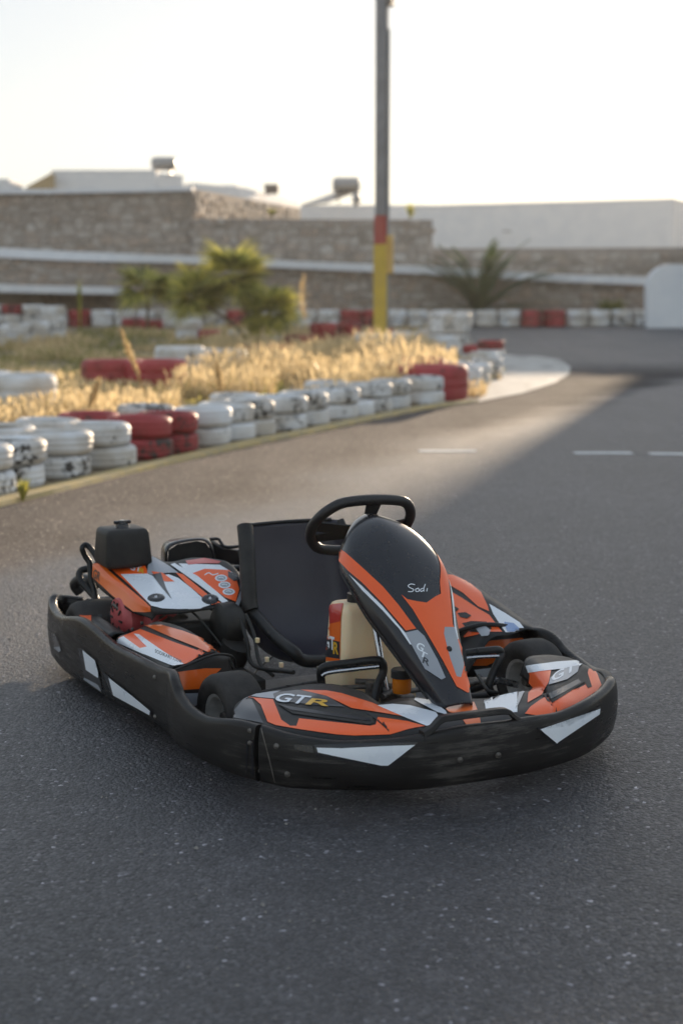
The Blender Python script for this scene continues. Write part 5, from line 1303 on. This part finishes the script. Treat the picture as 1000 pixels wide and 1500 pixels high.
tube('cable', [K(360, 900, x=-.1), K(372, 930, x=-.05), K(380, 970, x=.02), K(400, 990, x=.1)], .006, M_MBLK, kart)
tube('cable', [K(352, 905, x=-.1), K(362, 940, x=-.05), K(372, 975, x=.0), K(430, 985, x=.2)], .007, M_MBLK, kart)
V, Fc = lathe([(.001, -.04), (.06, -.04), (.075, -.02), (.075, .03), (.05, .045), (.001, .045)], 24, False, axis='y'); obj('clutch_cover', [Vector((v.x, -v.y, v.z)) + K(334, 915, x=-.22) for v in V], Fc, M_MBLK, eng, smooth=True, sharp=40)
for q in ((377, 938, -.02), (391, 966, .05), (412, 974, .1)):
    bm = bmesh.new(); a_box(bm, K(q[0], q[1], x=q[2]), (.012, .012, .016), bev=.002); bobj('cable_tie_tag', bm, M_CREAM, kart)
boxpart('seat_bracket', (-.05, -.26, .10), (.25, .04, .06), M_MBLK, kart, .006)
boxpart('battery_box', (-.02, -.33, .09), (.22, .1, .08), M_MBLK, kart, .01)
tube('frame_hoop', [(.2, -.33, .06), (.2, -.30, .12), (.2, .25, .13), (.2, .3, .06)], .012, M_TUBE, kart)

# small mechanical details
V, Fc = lathe([(.03, -.004), (.095, -.004), (.095, .004), (.03, .004)], 32, True, axis='y'); obj('brake_disc', [Vector((v.x - .71, v.y + .12, v.z + .136)) for v in V], Fc, M_STEEL, kart, smooth=True, sharp=40)
V, Fc = lathe([(.03, -.004), (.085, -.004), (.09, 0), (.085, .004), (.03, .004)], 32, True, axis='y'); obj('sprocket', [Vector((v.x - .71, v.y - .2, v.z + .136)) for v in V], Fc, M_STEEL, kart, smooth=True, sharp=40)
tube('exhaust_pipe', [(-.30, -.36, .20), (-.36, -.44, .18), (-.48, -.47, .15), (-.6, -.40, .17), (-.8, -.38, .2)], .016, M_STEEL, eng)
tube('ignition_lead', [(-.34, -.42, .27), (-.30, -.47, .25), (-.26, -.46, .18), (-.30, -.40, .14)], .004, M_RED, eng)
tube('throttle_cable', [(-.42, -.40, .28), (-.30, -.36, .30), (-.16, -.30, .2), (.0, -.27, .09), (.35, -.27, .08)], .004, M_MBLK, kart)
tube('brake_line', [(-.5, .1, .1), (-.1, -.22, .07), (.3, -.15, .07), (.45, 0, .12)], .004, M_STEEL, kart)
for i in range(4):
    bolt(K(212 + i * 14, 918 - (i % 2) * 9, x=-.40 + .02 * i) + Vector((.02, -.05, 0)), (0, -1, 0), .006, M_STEEL)
boxpart('carburettor', (-.46, -.42, .26), (.07, .07, .07), M_STEEL, eng, .01)
boxpart('engine_plate', (-.38, -.36, .075), (.34, .28, .012), M_STEEL, eng, .003)
# tyre crumbs and pebbles lying on the track
rnd = random.Random(77); V = []; Fc = []
for i in range(1500):
    if rnd.random() < .55: yy = rnd.uniform(2.2, 9); xx = rnd.uniform(-.3 * yy, .3 * yy)
    else:
        j = rnd.randrange(3, len(kp) - 2); q = kp[j].lerp(kp[j + 1], rnd.random()); xx = q.x + abs(rnd.gauss(.12, .25)); yy = q.y - rnd.random() * .1
    s_ = rnd.uniform(.0018, .0055) * (1 if rnd.random() < .96 else 1.6); b0 = len(V); z_ = g(yy) + .001
    for k in range(4):
        a_ = k * 1.5708 + rnd.uniform(-.4, .4); V.append((xx + math.cos(a_) * s_ * rnd.uniform(.7, 1.3), yy + math.sin(a_) * s_ * rnd.uniform(.7, 1.3), z_))
    V.append((xx, yy, z_ + s_ * rnd.uniform(.6, 1.1)))
    Fc += [(b0, b0 + 1, b0 + 4), (b0 + 1, b0 + 2, b0 + 4), (b0 + 2, b0 + 3, b0 + 4), (b0 + 3, b0, b0 + 4)]
kind(tag(obj('loose_grit', V, Fc, varied('grit', (.16, .15, .14), (.34, .31, .28), 60, .8, 0)), 'loose grit and small pebbles scattered over the asphalt and along the kerb', 'grit'), 'stuff')

# ------------------------------------------------------------------ thin evening haze over the whole place
bm = bmesh.new(); a_box(bm, (0, 55, 6.5), (360, 170, 15)); M_HAZE = bpy.data.materials.new('haze_air'); M_HAZE.use_nodes = True
M_HAZE.node_tree.nodes.remove(M_HAZE.node_tree.nodes['Principled BSDF']); pv = M_HAZE.node_tree.nodes.new('ShaderNodeVolumePrincipled')
pv.inputs['Color'].default_value = (.95, .95, .96, 1); pv.inputs['Density'].default_value = .00035; pv.inputs['Anisotropy'].default_value = .5
M_HAZE.node_tree.links.new(pv.outputs[0], M_HAZE.node_tree.nodes['Material Output'].inputs['Volume'])
hz = bobj('haze', bm, M_HAZE); kind(hz, 'stuff'); hz['label'] = 'thin pale evening haze hanging over the track and the buildings'; hz['category'] = 'haze'
S.cycles.volume_bounces = 1
